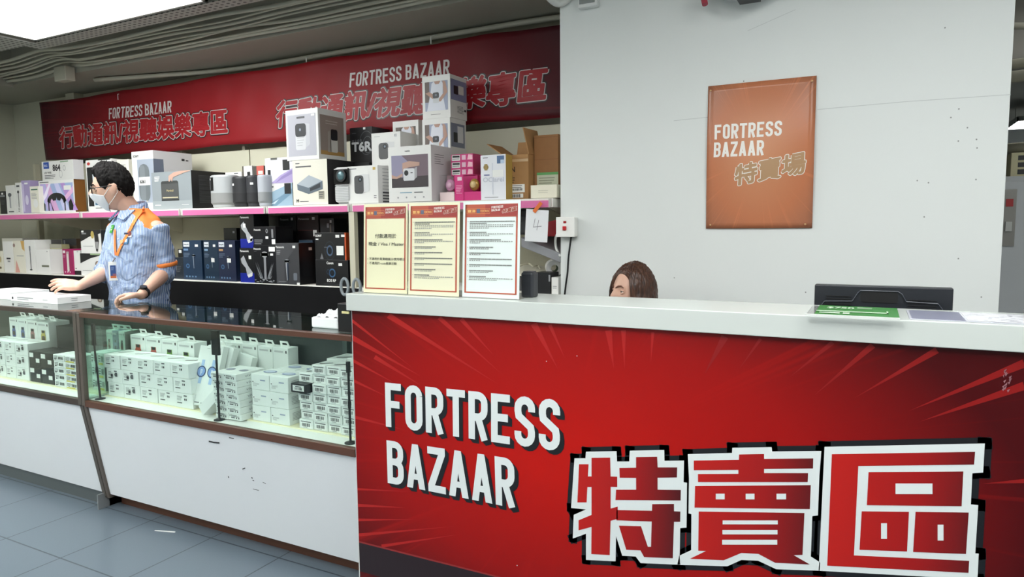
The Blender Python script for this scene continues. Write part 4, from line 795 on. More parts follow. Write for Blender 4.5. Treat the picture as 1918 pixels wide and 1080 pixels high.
c.sticker('F', .7, .84, .97, .96); c.sticker('F', .76, .73, .88, .79); c.done('shaver_box', 'black box with a water-splash shaver picture')
c = L(475, 517, 519, 459, 425, BKB, Y=2.99, D=.14, base=s1.top, H=s1.H*.49); f = c.F; f.text('Panasonic', .05, .78, .1, WHITE, 3, w=.3, d=.02).lines(.05, .3, .45, 3, .1, GREY, t=.4).rect(.82, .4, .9, .85, M('8A8C8E', .4)).ring(.62, .76, .05, .12, .5, M('8A8C8E', .4)); c.sticker('F', .56, .34, .68, .48); c.sticker('F', .83, .06, .98, .32); c.done('product_box', 'wide black box lying on the water-splash shaver box')
c = L(519, 562, 591, 531, 455, BKG, Y=2.985, D=.13, side=BKB); f = c.F; f.poly([(0, 0), (.36, 0), (.36, .5), (1, 1), (0, 1)], M('46474A', .4), 1).text('Panasonic', .02, .88, .05, WHITE, 4, w=.36, d=.02).lines(.04, .82, .22, 3, .04, M('9A9C9E', .5), 3); shaver(f, .48, .28, .12, 'A4A8AC', '303A48', 3); f.rrect(.74, .1, .9, .28, M('6A7078', .4), 3, .2).rect(.08, .06, .42, .07, GREY, 3); c.sticker('F', .74, .88, .86, .94); c.sticker('F', .88, .0, 1, .05); c.S.rect(.2, .2, .8, .85, M('1C1D21', .4)); c.sticker('S', .6, .82, .8, .89); c.done('shaver_box', 'dark grey box with a silver shaver picture and black side')
c = L(563, 588, 594, 531, 449, M('1C2C3C', .4), Y=3.125, D=.07); c.F.rect(0, .95, 1, .96, M('3A5A74', .4)); c.done('product_box', 'dark blue box behind the dark grey shaver box')
cn = c = L(592, 653, 656, 534, 486, BKB, Y=3.0, D=.16); f = c.F; f.text('Canon', .36, .84, .09, WHITE, 3, d=.03).ring(.52, .5, .1, .17, .3, M('3E6488', .3)).ell(.52, .5, .06, .1, M('16202C', .2), 3).ring(.4, .54, .05, .1, .3, M('2A3A4C', .4)).text('EOS RP', .36, .16, .1, WHITE, 3, d=.03).rect(.25, .07, .75, .08, TEXT); c.sticker('F', .72, .78, .83, .88); c.done('camera_box', 'black camera box with Canon lettering on the lower shelf')
OR_ = M('C8552A', .4)
c = L(591, 649, 655, 486, 438, BKB, Y=3.0, D=.16, base=cn.top, H=cn.H*1.04, side=OR_); f = c.F; f.text('SONY', .03, .85, .08, WHITE, 3, d=.03).rect(.03, .74, .12, .78, WHITE).ring(.48, .34, .1, .2, .3, M('4A5E78', .3)).ell(.48, .34, .06, .12, M('121820', .2), 3).ring(.48, .34, .17, .34, .06, M('26303C', .4), 1).poly([(.16, .03), (.22, .25), (.27, .03)], M('6E7074', .4), 2).rect(.3, .45, .42, .48, M('5A5E64', .4), 2); f.rect(.96, 0, 1, 1, OR_, 1); c.sticker('F', .68, .82, .8, .92); c.sticker('F', .86, .84, .97, .93); c.sticker('F', .7, .18, .92, .52, name='shelf_label'); c.done('camera_box', 'black and orange camera box stacked on the Canon one')
for i, (x0, x1, yt, tg) in enumerate(((452, 478, 404, 1), (479, 500, 406, 0), (501, 524, 405, 0), (525, 556, 404, 1), (558, 598, 403, 1), (601, 627, 409, 1))):
    b = LOWZ
    lo_ = L(x0, x1, x1+3, 528, 465, M('18191C', .45), Y=3.2, D=.12, H=.2); lo_.done('product_box', 'black box in the hidden back row of the lower shelf', group='hidden back row of black boxes')
    c = L(x0, x1, x1+3, 465, yt, (BKB, M('232427', .4), M('101216', .4), BKB, M('1A1214', .4), M('26272A', .4))[i], Y=3.2, D=.12, base=lo_.top); f = c.F
    if i in (0, 3, 4): f.text('Panasonic', .08, .86, .06, M('9A9C9E', .5), 3, w=.5, d=.02)
    if i == 1: f.rect(.15, .3, .85, .8, M('3E4042', .4))
    if i == 2: [f.rect(.3+.14*k, .15, .36+.14*k, .6, M('6A6E72', .4)) for k in range(3)]
    if i == 5: f.rrect(.7, .2, .8, .8, M('6A6258', .4), 2, .3).rect(.5, .7, .65, .84, M('8A8C8E', .5), 2)
    if i == 4: f.rect(.05, .55, .9, .56, M('6A2A2A', .4)); c.sticker('F', .75, .38, .92, .56)
    if tg: c.sticker('F', .72, .86, .84, .94, LGREY)
    c.done('product_box', ('black box behind the upper epilator box, first from the left in the back row', 'dark grey-fronted box in the back row, second from the left', 'black box with three thin grey bars in the back row', 'black box behind the dark grey shaver box in the back row', 'wide black box with a thin red line in the back row', 'dark box with a brown strip above the camera boxes')[i])
# ------------------------------------------------------------------ boxes on the lower shelf, left of the man
c = L(-12, 7, 9, 510, 470, CRM, D=.12, Y=3.02); c.F.ell(.75, .2, .1, .06, M('6A5A3A', .5)).ell(.8, .6, .08, .15, M('B8A87A', .5)); c.done('product_box', 'cream box cut off by the left edge of the picture, lower shelf')
c = L(9, 27, 28, 509, 452, W1, D=.12, Y=3.02); c.F.rect(.3, .42, .72, .47, INK).rect(.4, .33, .66, .38, GREY); c.done('product_box', 'white box with two dark text lines near the left end of the lower shelf')
c = L(27.5, 49, 50, 509, 451, CRM, D=.12, Y=3.02); f = c.F; f.ell(.12, .86, .1, .06, M('9A8078', .5)).poly([(.7, 1), (1, 1), (1, .68), (.8, .75)], M('D2A860', .45)).poly([(.1, 0), (.22, .4), (.3, .3), (.5, 0)], M('D29A8E', .5)).rect(.3, .52, .9, .54, GREY); c.done('product_box', 'cream box with a small pink figure and orange corner')
c = L(8, 46, 48, 508, 446, M('D6D4CA', .5), D=.12, Y=3.16); c.done('product_box', 'pale box standing behind the two cream ones at the left')
c = L(49.5, 69, 70, 510, 449, W1, D=.12, Y=3.02); f = c.F; f.rect(.46, .12, .54, .75, M('55565A', .4)).ell(.5, .1, .13, .02, M('3A3B3E', .4)).rrect(.42, .66, .58, .82, M('8A8C90', .4), 3, .4); c.done('product_box', 'white box with a tall grey stick appliance picture')
c = L(70, 90, 92, 510, 449, M('9C9C9A', .45), D=.12, Y=3.16); c.done('product_box', 'grey box showing above the small white box at the left')
c = L(69.5, 95, 96, 511, 467, W1, D=.12, Y=3.0); c.F.rect(.4, .28, .92, .36, M('6E705E', .5)).ell(.85, .92, .03, .03, GREY); c.done('product_box', 'small white box with one olive label line on the lower shelf')
c = L(97, 119, 121, 512, 457, M('B3AE84', .5), D=.06, Y=3.125); f = c.F; f.rect(.1, .06, .9, .86, M('BCB890', .4)).rrect(.35, .2, .65, .78, M('A8A47A', .4), 3, .3).rect(0, .86, 1, 1, M('9E9C8C', .5), 2); c.done('product_box', 'beige olive box between the white box and the magenta one')
c = L(119.5, 138, 141, 513, 466, M('9A1A58', .4), D=.12, Y=3.02); f = c.F; f.rrect(.42, .12, .64, .88, M('D8D0CC', .4), 3, .4).poly([(.4, .78), (.7, .84), (.68, .9), (.42, .9)], M('B8A8A8', .3), 4).rect(.06, .84, .3, .94, W1).lines(.08, .76, .32, 3, .04, M('D89AB8', .5)); [f.ell(.2+.24*k, .1, .06, .03, M('E2C8D4', .4), 2, 8) for k in range(3)]; c.done('shaver_box', 'magenta box with a pale ladies shaver picture')
c = L(139.5, 153, 155, 514, 469, W1, D=.12, Y=3.03); c.F.rect(0, 0, 1, .17, BKB).ell(.3, .26, .08, .03, INK); c.sticker('F', .55, .93, .75, .99, LGREY); c.done('product_box', 'narrow white box with a black foot beside the magenta one')
c = L(121, 147, 150, 512, 447, M('5A4A3C', .5), D=.12, Y=3.22); c.F.rect(0, .8, 1, 1, M('34363A', .5)).rect(.1, .84, .2, .96, GREY, 2); c.done('product_box', 'brown and dark box behind the magenta shaver box')
hl = c = L(152.5, 191, 199, 515, 474, W1, D=.13, Y=3.01, side=M('24262A', .5)); f = c.F; f.poly([(0, 1), (0, .55), (.5, .78), (1, .92), (1, 1)], DK).rect(.5, .93, .98, 1, M('9AB08A', .5), 2).rrect(.72, .3, .95, .66, M('6E5A4C', .4), 3, .4).ell(.84, .5, .07, .12, M('C8B8A8', .4), 4).rect(.1, .22, .55, .24, GREY, 2); c.done('hair_dryer_box', 'white and black box with an oval device picture, lower of the two stacked')
c = L(152.5, 191, 199, 474, 431, W1, D=.13, Y=3.01, base=hl.top, H=hl.H*1.04, side=M('24262A', .5)); f = c.F; f.poly([(0, 1), (0, .5), (.45, .72), (1, .86), (1, 1)], DK).ell(.6, .8, .08, .16, M('B8A45A', .4), 3).poly([(.68, .95), (.86, .97), (.9, .5), (.82, .08), (.74, .1), (.7, .5)], M('26262A', .3), 3).poly([(.72, .5), (.88, .5), (.84, .2), (.76, .2)], M('9A9A9A', .3), 4).rect(.08, .82, .3, .88, GREY, 2).rect(.1, .3, .6, .32, GREY, 2); c.sticker('F', .08, .9, .18, .98); c.done('hair_dryer_box', 'white and black box with a gold oval picture, upper of the two stacked')
q = on(66, 470, 'Y', 3.25); q = on(66, 470, 'Y', 3.38); o = MB().lathe([(.075, 0), (.08, .01), (.08, .12), (.075, .17), (.05, .205), (.028, .22), (.028, .235), (.032, .236), (.032, .25), (.0, .25)], (0, 0, 0), M('6E6C60', .4), 24).build('storage_jug', loc=(q.x, 3.4, LOWZ), smooth=True); tag(o, 'dark rounded jug standing behind the cream boxes on the lower shelf', 'jug')
# ------------------------------------------------------------------ clutter on the shelf end beside the partition
r = root('sloping_tray', (-1.70, 3.1, 1.215), 'grey metal tray lying at a slant on the shelf end beside the partition', 'tray')
a = on(976, 462, 'Y', 3.02); b = on(1050, 492, 'Y', 3.02)
def rel(p): return (p.x+1.70, p.y-3.1, p.z-1.215)
P = [rel(a), rel(b), rel(b+Vector((0, .3, .03))), rel(a+Vector((0, .3, .03)))]
MB().hexa(P+[(x, y, z+.045) for x, y, z in P], M('8F9094', .45, .3)).build('tray_body', r, bevel=.003)
st = MB().box(-.012, .012, 0, .02, 0, 1.0, UPR)
c = L(999, 1031, 1033, 551, 510, M('15161A', .4), Y=3.03, D=.1); c.F.rect(.9, .6, 1, .9, GREY); c.done('desk_box', 'flat black case standing under the white paper roll')
c = L(1033, 1046, 1047, 552, 519, W1, Y=3.03, D=.12); c.F.lines(.2, .5, .8, 2, .1, GREY); c.done('product_box', 'white carton squeezed against the partition behind the counter')
base_k = c.top
c = L(965, 1043, 1045, 551, 516, M('3A3A3C', .5), Y=3.15, D=.24); kt = c.top; c.done('storage_bin', 'dark bin under the papers at the shelf end')
r = root('paper_roll', (-1.43, 3.2, kt+.035), 'white paper roll with a green core lying beside the partition', 'roll')
mb = MB(); n = 28; k0 = mb.mi(W1)
for j, (ra, y) in enumerate(((.018, -.05), (.042, -.05), (.042, .06), (.018, .06))):
    for i in range(n): an = 2*pi*i/n; mb.v.append((ra*cos(an), y, ra*sin(an)+.007))
for j in range(3):
    for i in range(n): mb.f.append((j*n+i, j*n+(i+1) % n, (j+1)*n+(i+1) % n, (j+1)*n+i)); mb.m.append(k0)
mb.build('paper', r, smooth=False, rz=.5); mb = MB(); mb.tube([(0, -.049, .007), (0, .059, .007)], .0178, M('3E8A5A', .5), 20, cap=False); mb.build('core', r, rz=.5)
for i, (x, y, z, rz, w, lb) in enumerate(((-1.56, 3.3, kt+.001, .2, .1, 'cream folded leaflet, largest of the papers heaped at the shelf end'), (-1.60, 3.19, kt+.001, -.3, .055, 'small white folded card on the heaped papers'), (-1.50, 3.19, kt+.001, .2, .03, 'cream slip of paper beside the paper roll'))):
    mb = MB().hexa([(-w, -.05, 0), (w, -.05, 0), (w, .06, .0), (-w, .06, 0), (-w, -.05, .012), (w, -.05, .006), (w, .06, .03), (-w, .06, .045)], M('DCD8C6', .6)); o = mb.build('folded_paper', loc=(x, y, z), rz=rz); tag(o, lb, 'paper')
cable([(-1.64, 3.2, kt+.055), (-1.6, 3.16, kt+.055), (-1.57, 3.2, kt+.06), (-1.53, 3.16, kt+.05), (-1.52, 3.2, kt+.05), (-1.49, 3.16, kt+.04)], .004, 'tangled pale cable on the heaped papers at the shelf end', 'loose_cable', M('C9C4AE', .5))
a = on(1040, 458, 'Y', 3.15); o = MB().hexa([(-.07, -.06, 0), (.06, -.06, 0), (.06, .06, 0), (-.07, .06, 0), (-.04, -.06, .07), (.06, -.06, .09), (.06, .06, .09), (-.04, .06, .07)], M('A01C24', .4)).build('red_bag', loc=(-1.39, 3.16, 1.272), bevel=.004); tag(o, 'red pouch lying on the grey tray beside the partition', 'bag')
o = MB().hexa([(-.1, -.06, 0), (.1, -.06, 0), (.1, .06, 0), (-.1, .06, 0), (-.06, -.06, .13), (.02, -.06, .13), (.02, .06, .13), (-.06, .06, .13)], M('26272A', .5)).build('black_bag', loc=(-1.56, 3.2, 1.28), bevel=.01); tag(o, 'black pouch behind the hanging sheet marked 4', 'bag')
# paper with handwritten 4 taped to the shelf
P0 = [on(x, y, 'Y', 2.965) for x, y in ((983, 451), (1025, 454), (1028, 394), (986, 391))]
ctr = sum(P0, Vector())/4; r = root('price_sheet', tuple(ctr), 'white sheet with a handwritten 4 taped to the shelf edge', 'paper')
loc = [p-ctr for p in P0]; MB().hexa(loc+[p+Vector((0, -.0012, 0)) for p in loc], M('E8EAEC', .5)).build('paper_sheet', r)
mb = MB(); g = bil(loc[0], loc[1], loc[3], loc[2])
for S in ([(.42, .72), (.36, .45), (.72, .5)], [(.58, .68), (.52, .36)]):
    for q in stroke(S, .008): mb.face([g(a, b)+Vector((0, -.0018, 0)) for a, b in q], M('55585E', .5))
mb.build('handwriting', r)
t0, t1 = on(1000, 397, 'Y', 2.96)-ctr, on(1014, 379, 'Y', 2.96)-ctr; d = (t1-t0).normalized(); n_ = Vector((-d.z, 0, d.x))*.009
MB().hexa([t0-n_, t1-n_, t1+n_, t0+n_]+[p+Vector((0, -.001, 0)) for p in (t0-n_, t1-n_, t1+n_, t0+n_)], M('E0722A', .4)).build('orange_tape', r)

# ================================================================== THINGS IN THE DISPLAY CASES
SZ = .5505
def dup(src, loc, label, group=None):
    c = src.copy(); COL.objects.link(c); c.location = loc; c['label'] = label
    if group: c['group'] = group
    for ch in list(src.children):
        d = ch.copy(); COL.objects.link(d); d.parent = c
    return c
def A(x0, x1, y, d, z, h, mt, **k): return Carton(0, 0, 0, 0, 0, y, z, mt, abs_=(x0, x1, d, h), **k)
BX = M('E9ECEA', .4); BXW = M('ECEADF', .4); ORD = ('first', 'second', 'third', 'fourth', 'fifth', 'sixth', 'seventh'); ROW = ('bottom', 'second', 'third', 'fourth', 'fifth', 'sixth', 'topmost')
def labelart(f, v=0):
    f.lines(.12, .78, .42, 4, .085, TEXT, t=.3, seed=v).rect(.12, .3, .4, .36, INK, 2).rect(.5, .8, .68, .88, TEXT, 2)
    f.rect(.52, .52, .56, .66, INK, 2).rect(.6, .52, .66, .66, INK, 2)
    if v == 1: f.rect(.28, .4, .42, .62, INK, 3).rect(.55, .45, .7, .75, TEXT, 3)
def topwatch(c): c.T.poly([(.2, .45), (.7, .75), (.78, .72), (.3, .4)], M('6E6664', .4), 2)
# five by three grid of white watch boxes
gx0 = -3.165; gw = .118; gh = .0655; protos = []
for v in range(2):
    c = A(gx0+v*gw, gx0+v*gw+gw-.002, 1.95, .125, SZ, gh-.001, BX); labelart(c.F, v); topwatch(c); protos.append(c)
o0 = protos[0].done('watch_box', 'white watch box in the grid, bottom row, first from the left', group='white watch boxes stacked in a grid'); o1 = protos[1].done('watch_box', 'white watch box in the grid, bottom row, second from the left', group='white watch boxes stacked in a grid')
for j in range(3):
    for i in range(5):
        if j == 0 and i < 2: continue
        dx = (0, -.008, -.02)[j]+(.004 if (i+j) % 2 else 0)*.3
        dup(o1 if (i < 2 and j < 2) else o0, (gx0+(i+.5)*gw-.001+dx+.0005*i, 1.95+.0625+(.003 if (i*7+j*3) % 4 == 1 else 0), SZ+gh*j), 'white watch box in the grid, %s row, %s from the left' % (('bottom', 'middle', 'top')[j], ORD[i]), 'white watch boxes stacked in a grid')
def tabbox(x0, x1, y, d, z, h, label, col, watch=None, group=None, name='hanging_watch_box', rnd=False):
    c = A(x0, x1, y, d, z, h, col); f = c.F
    if watch:
        wv = .45 if h > .2 else .3; t = h; s = .02/c.W; b0 = 1-.125/t; b1 = 1-.045/t
        if rnd: f.rect(.38, b0, .62, b1, M(watch, .4)).ell(.5, (b0+b1)/2, .24, .24*c.W/c.H, M(watch, .4), 2).ell(.5, (b0+b1)/2, .19, .19*c.W/c.H, M('5E6470', .3), 3)
        else: f.rect(.34, b0, .66, b1, M(watch, .4)).rrect(.3, b0+.02/t, .7, b1-.018/t, M(watch, .4), 2, .2).rect(.38, b1-.014/t, .62, b1, DK, 3).rrect(.36, b0+.028/t, .64, b1-.03/t, M('4A3A34', .3), 3, .2)
    f.rect(.1, 1-.02/h, .7, 1-.012/h, LGREY).rect(.84, 1-.022/h, .92, 1-.01/h, INK)
    o = c.done(name, label, group=group)
    mb = MB(); w = .027; y_ = 0; T_ = [(-w, 0), (w, 0), (w*.8, .026), (-w*.8, .026)]
    O = [(-w, 0), (w, 0), (w*.85, .028), (-w*.85, .028)]; I = [(-w*.55, .009), (w*.55, .009), (w*.5, .019), (-w*.5, .019)]
    for k in range(4):
        a, b = O[k], O[(k+1) % 4]; cc_, dd = I[(k+1) % 4], I[k]; q = lambda p, t: (p[0], -p[1]*.35+t, h+p[1]*.95)
        mb.hexa([q(p, 0) for p in (a, b, cc_, dd)]+[q(p, .002) for p in (a, b, cc_, dd)], WHITE)
    mb.build('hang_tab', o); return o
tl = -3.185
for i, (wc, nm) in enumerate((('C0452E', 'red'), ('B8564A', 'salmon red'), ('6E9A3E', 'green'), ('86A84E', 'lighter green'))):
    tabbox(tl+.115*i, tl+.115*i+.113, 2.085, .07, SZ, .268-.004*i, 'white hanging box with a %s smart watch picture behind the box grid' % nm, BX, wc, 'hanging watch boxes in the right-hand case')
for i in range(3):
    x = tl+.115*4+.03+.1*i; tabbox(x, x+.098, 2.15, .06, SZ, .262, 'plain white hanging box in the back row of the right-hand case, %s from the left' % ORD[i], BX, None, 'hanging watch boxes in the right-hand case')
x = -2.47; tabbox(-2.60, -2.50, 2.06, .06, SZ, .262, 'white hanging box standing between the leaning boxes and the back row', BX, None)
for i in range(2): tabbox(-2.38+.09*i, -2.38+.09*i+.088, 2.14, .06, SZ, .262, 'white hanging box at the right end of the back row, %s one' % ('inner', 'outer')[i], BX, None)
# the leaning long boxes
def leanbox(b0, b1, t0, w, d, label, watch=True):
    """b0: bottom front-left, b1: bottom right dir, t0: top front-left"""
    b0 = Vector(b0); up = Vector(t0)-b0; L_ = up.length; up.normalize(); rt = Vector(b1)-b0; rt = (rt-up*rt.dot(up)).normalized(); n = rt.cross(up).normalized()
    ctr = b0; mb = MB(); P = [Vector((0, 0, 0)), rt*w, rt*w-n*d, -n*d]; mb.hexa([*P]+[p+up*L_ for p in P], BX)
    f = Fr(mb, (0, 0, 0), rt, up, w, L_)
    if watch:
        f.rect(.38, .36, .62, .76, M('A9C2E6', .4)).ell(.5, .56, .36, .36*w/L_, M('33456E', .35), 3, 24).ell(.5, .56, .29, .29*w/L_, M('86A4DA', .35), 4, 24).rect(.44, .5, .5, .6, M('DDE6F4', .4), 5).rect(.53, .53, .58, .6, M('DDE6F4', .4), 5)
        f.rect(.1, .04, .8, .055, TEXT).rect(.6, .95, .85, .955, GREY)
    o = mb.build('long_watch_box', loc=ctr, bevel=.0012); return tag(o, label, 'box')
p = lambda px, py, y: on(px, py, 'Y', y)
for (a, b, t, y0, y1, lb) in (((354, 767), (372, 768), (376, 646), 1.95, 2.03, 'long white box with a blue round watch picture leaning against the box grid'), ((373, 772), (391, 773), (396, 645), 1.95, 2.02, 'second leaning long white box with a blue watch picture, left of the black stand')):
    B0 = p(a[0], a[1], y0); B0.z = SZ+.021; leanbox(B0, p(b[0], b[1], y0), p(t[0], t[1], y1), .07, .032, lb)
B0 = p(392, 772, 2.0); B0.z = SZ+.022; leanbox(B0, B0+Vector((.1, 0, 0)), p(420, 646, 2.06), .065, .03, 'plain long white box leaning behind the other two', False)
fb = p(372, 770, 1.905); fb.z = SZ+.036; leanbox(fb, fb+Vector((.3, 0, 0)), p(401, 728, 1.92), .048, .06, 'short white box leaning over in front of the black stand', False)
leanbox(p(432, 700, 2.08)*1.0+Vector((0, 0, -.05)), p(470, 700, 2.08)+Vector((0, 0, -.05)), p(448, 660, 2.11), .09, .03, 'small tilted white box lying on top behind the thin box tower', False)
# tower of thin boxes, two wide and seven high
tx = on(404, 780, 'Y', 1.91).x; tw = (on(450, 780, 'Y', 1.91).x-tx)/2; th = (on(404, 697, 'Y', 1.91).z-SZ)/7
c = A(tx, tx+tw-.001, 1.91, .15, SZ, th-.0008, BX); c.F.rect(.08, .6, .14, .8, INK).rect(.2, .3, .5, .45, INK).lines(.2, .8, .9, 2, .16, TEXT, t=.5, seed=1).rect(.62, .25, .68, .5, INK, 2).rect(.78, .25, .86, .5, TEXT, 2); c.S.text('vivo', .3, .3, .4, GREY, 2, w=.3); c.T.ell(.45, .5, .3, .12, M('8E90A0', .4), 2)
tp = c.done('thin_box', 'thin white box, bottom of the left column of the thin box tower', group='tower of thin white boxes')
for j in range(7):
    for i in range(2):
        if i == j == 0: continue
        dup(tp, (tx+tw*(i+.5)-.001+(7-j)*.0035-.02, 1.985+.002*((j*5+i) % 3), SZ+th*j), 'thin white box in the %s column of the tower, %s layer' % (('left', 'right')[i], ROW[j]), 'tower of thin white boxes')
tp.location.x += .003
# block of larger boxes
mx0 = on(474, 790, 'Y', 1.95).x; mw = (on(542, 790, 'Y', 1.95).x-mx0)/2; mh = (on(474, 699, 'Y', 1.95).z-SZ)/3
c = A(mx0, mx0+mw-.001, 1.95, .11, SZ, mh-.001, BX); c.F.ell(.1, .5, .03, .04, INK).lines(.1, .42, .45, 4, .06, GREY, t=.3, seed=2).rect(.5, .6, .78, .68, M('9AA4BC', .4)); c.S.lines(.15, .75, .8, 6, .09, M('9A9C9E', .5), t=.3); c.T.ell(.5, .5, .32, .2, M('8490B8', .4), 2, 16).ell(.5, .5, .24, .14, M('C4CCE0', .4), 3, 16)
mp_ = c.done('earphone_box', 'white box in the middle block, front left column, bottom layer', group='block of white boxes beside the tower')
for k in range(2):
    for j in range(3):
        for i in range(2):
            if i == j == k == 0: continue
            dup(mp_, (mx0+mw*(i+.5)+.002*((i+j) % 2)+.02*k, 1.95+.055+.115*k, SZ+mh*j), 'white box in the middle block, %s %s column, %s layer' % (('front', 'rear')[k], ('left', 'right')[i], ('bottom', 'middle', 'top')[j]), 'block of white boxes beside the tower')
# wall of small barcode boxes
bx0 = on(561, 795, 'Y', 1.95).x; bw_ = (on(639, 810, 'Y', 1.95).x-bx0)/3; bh = (on(590, 683, 'Y', 1.95).z-SZ)/7
c = A(bx0, bx0+bw_-.001, 1.95, .1, SZ, bh-.001, BX); c.F.rect(.1, .12, .9, .86, M('F6F6F4', .4), 1).rect(.12, .74, .88, .84, M('6A6C6E', .5), 2).bars(.22, .26, .8, .62, INK, 3, 11, 3).rect(.3, .14, .6, .19, GREY, 2); c.T.poly([(.2, .3), (.8, .6), (.85, .5), (.3, .2)], M('55565A', .4), 2)
bp = c.done('barcode_box', 'small white barcode box, leftmost column, bottom layer', group='wall of small barcode boxes')
for i in range(5):
    for j in range(7 if i else 6):
        if i == j == 0 or (i == 0 and j == 4): continue
        if bx0+bw_*(i+1) > -1.62: continue
        dup(bp, (bx0+bw_*(i+.5)+.0015*((i*3+j*5) % 3), 2.0+.004*((i+j*2) % 3), SZ+bh*j), 'small white barcode box, %s column from the left, %s layer' % (ORD[i], ROW[j]), 'wall of small barcode boxes')
for i in range(2):
    c = A(bx0+.04+bw_*i*1.5, bx0+.04+bw_*i*1.5+bw_*1.4, 2.07, .12, SZ, bh*7+.01*i, BX); c.T.poly([(.2, .3), (.8, .6), (.85, .5), (.3, .2)], M('55565A', .4), 2); c.done('product_box', 'large white box standing behind the wall of barcode boxes, %s from the left' % ORD[i])
c = A(bx0-.012, bx0+bw_-.004, 1.925, .1, SZ+bh*4, bh-.001, BKB); c.F.rect(.12, .2, .86, .82, M('E8E8E6', .4)).bars(.26, .32, .76, .58, INK, 3, 9, 4).rect(.3, .64, .7, .72, TEXT, 3); c.done('barcode_box', 'small black-edged box sticking out of the wall of barcode boxes')
# thin black stands
def stand(px, py, zt, hw, hh, label, lean=0):
    q = on(px, py, 'Z', .546); r = root('security_stand', (q.x, min(max(q.y, 1.898), 1.92), .546), label, 'stand', 'thin black stands at the case front')
    MB().lathe([(.022, 0), (.022, .003), (.006, .007), (.004, .012)], (0, 0, 0), BLACK, 20).build('base', r, smooth=True)
    MB().tube([(0, 0, .008), (lean, 0, zt)], .0045, BLACK, 10).build('pole', r); MB().tube([(lean*.5, 0, zt*.5), (lean*.6, 0, zt*.6)], .006, BLACK, 10).build('collar', r)
    MB().box(lean-hw, lean+hw, -.006, .006, zt, zt+hh, BLACK).build('head', r, bevel=.001)
stand(187, 747, .25, .008, .10, 'thin black stand at the left end of the right-hand case', -.02)
stand(411, 786, .27, .020, .10, 'black stand with a broad flat head in front of the hanging boxes')
stand(655, 830, .26, .006, .04, 'thin black stand at the right end beside the red counter')
# ---- left-hand case
for i, (wc, nm) in enumerate((('54649A', 'dark blue'), ('5A6C9A', 'slate blue'), ('9A6A6A', 'dusty rose'), ('B8A84A', 'yellow'))):
    x0 = (on(20, 640, 'Y', 2.08).x, on(36, 640, 'Y', 2.08).x, on(53, 640, 'Y', 2.08).x, on(72, 640, 'Y', 2.08).x)[i]; x1 = (on(36, 640, 'Y', 2.08).x, on(53, 640, 'Y', 2.08).x, on(72, 640, 'Y', 2.08).x, on(93, 640, 'Y', 2.08).x)[i]
    tabbox(x0+.001, x1-.001, 2.08, .11, SZ, on(20, 594, 'Y', 2.08).z-SZ-.003*i, 'white hanging box with a %s watch picture in the left-hand case' % nm, BX, wc, 'hanging watch boxes in the left-hand case')
c = A(on(107, 640, 'Y', 2.08).x, -3.40, 2.08, .1, SZ, .275, M('1C1E20', .4)); c.sticker('F', .4, .78, .55, .88); c.done('product_box', 'tall black box at the back of the left-hand case')
hs = [('9EA49E', 'A'), ('6E7A8E', 'B'), ('3E4442', 'C')]
wx = [(-3.40, -3.352, 'hanging box with a pale round watch picture at the right end of the left-hand case', 'B0A494', 'CFE0D6'), (-3.35, -3.303, 'blue-grey hanging box with a round watch picture in the left-hand case', '8C9AB4', '6E7E92'), (-3.30, -3.252, 'pale hanging box with a black smart watch picture beside the case divider', '2A2E30', 'DCE8E2')]
for x0, x1, lb, wc, bc_ in wx: tabbox(x0, x1, 2.10, .08, SZ, .275, lb, M(bc_, .4), wc, name='hanging_watch_box')
def stackgrid(xs, y, d, h, rows, mt, art, name, lab, group, top=None):
    src = None
    for i, (x0, x1) in enumerate(xs):
        src = None
        for j in range(rows if isinstance(rows, int) else rows[i]):
            lb = lab(i, j)
            if src is None:
                c = A(x0+.0005, x1-.0005, y, d, SZ, h-.001, mt); art(c, i, j); src = c.done(name, lb, group=group)
            else: dup(src, (src.location.x+.002*((i+j) % 2), src.location.y, SZ+h*j), lb, group)
y_ = 1.96; X = lambda px: on(px, 690, 'Y', y_).x
def wart(c, i, j): labelart(c.F, i % 2); topwatch(c)
stackgrid([(X(-24), X(-6)), (X(-5.5), X(11)), (X(11.5), X(30)), (X(30.5), X(54))], y_, .11, (on(30, 641, 'Y', y_).z-SZ)/3, 3, BX, wart, 'watch_box', lambda i, j: 'white watch box in the left-hand case, %s column, %s layer' % (ORD[i], ('bottom', 'middle', 'top')[j]), 'white watch boxes in the left-hand case')
def bart(c, i, j): c.sticker('F', .05, .62, .4, .9); c.sticker('F', .6, .3, .9, .56)
stackgrid([(X(56), X(77)), (X(77.5), X(100))], y_, .12, (on(60, 657, 'Y', y_).z-SZ)/2, 2, M('1D1E20', .35), bart, 'black_watch_box', lambda i, j: 'black box with white stickers in the left-hand case, %s column, %s layer' % (('left', 'right')[i], ('lower', 'upper')[j]), 'black boxes with white stickers')
def mart(c, i, j): f = c.F; f.bars(.5, .3, .9, .75, INK, 2, 7, i).lines(.1, .8, .45, 3, .2, TEXT, t=.4); (f.rect(.1, .05, .8, .22, M('D8C83A', .5), 3) if i == 1 else f.ell(.2, .3, .06, .12, INK, 3))
y_ = 1.95
stackgrid([(X(101), X(121)), (X(121.5), X(144))], y_, .1, (on(110, 664, 'Y', y_).z-SZ)/5, 5, BX, mart, 'earphone_box', lambda i, j: 'small white earphone box beside the black boxes, %s column, %s layer' % (('left', 'right')[i], ROW[j] if j < 4 else 'topmost'), 'small white earphone boxes')
stackgrid([(-3.355, -3.303), (-3.301, -3.252)], 1.99, .1, .062, 3, BX, mart, 'watch_box', lambda i, j: 'white box seen through the green case side, %s column, %s layer' % (('left', 'right')[i], ('bottom', 'middle', 'top')[j]), 'white boxes at the right end of the left-hand case')

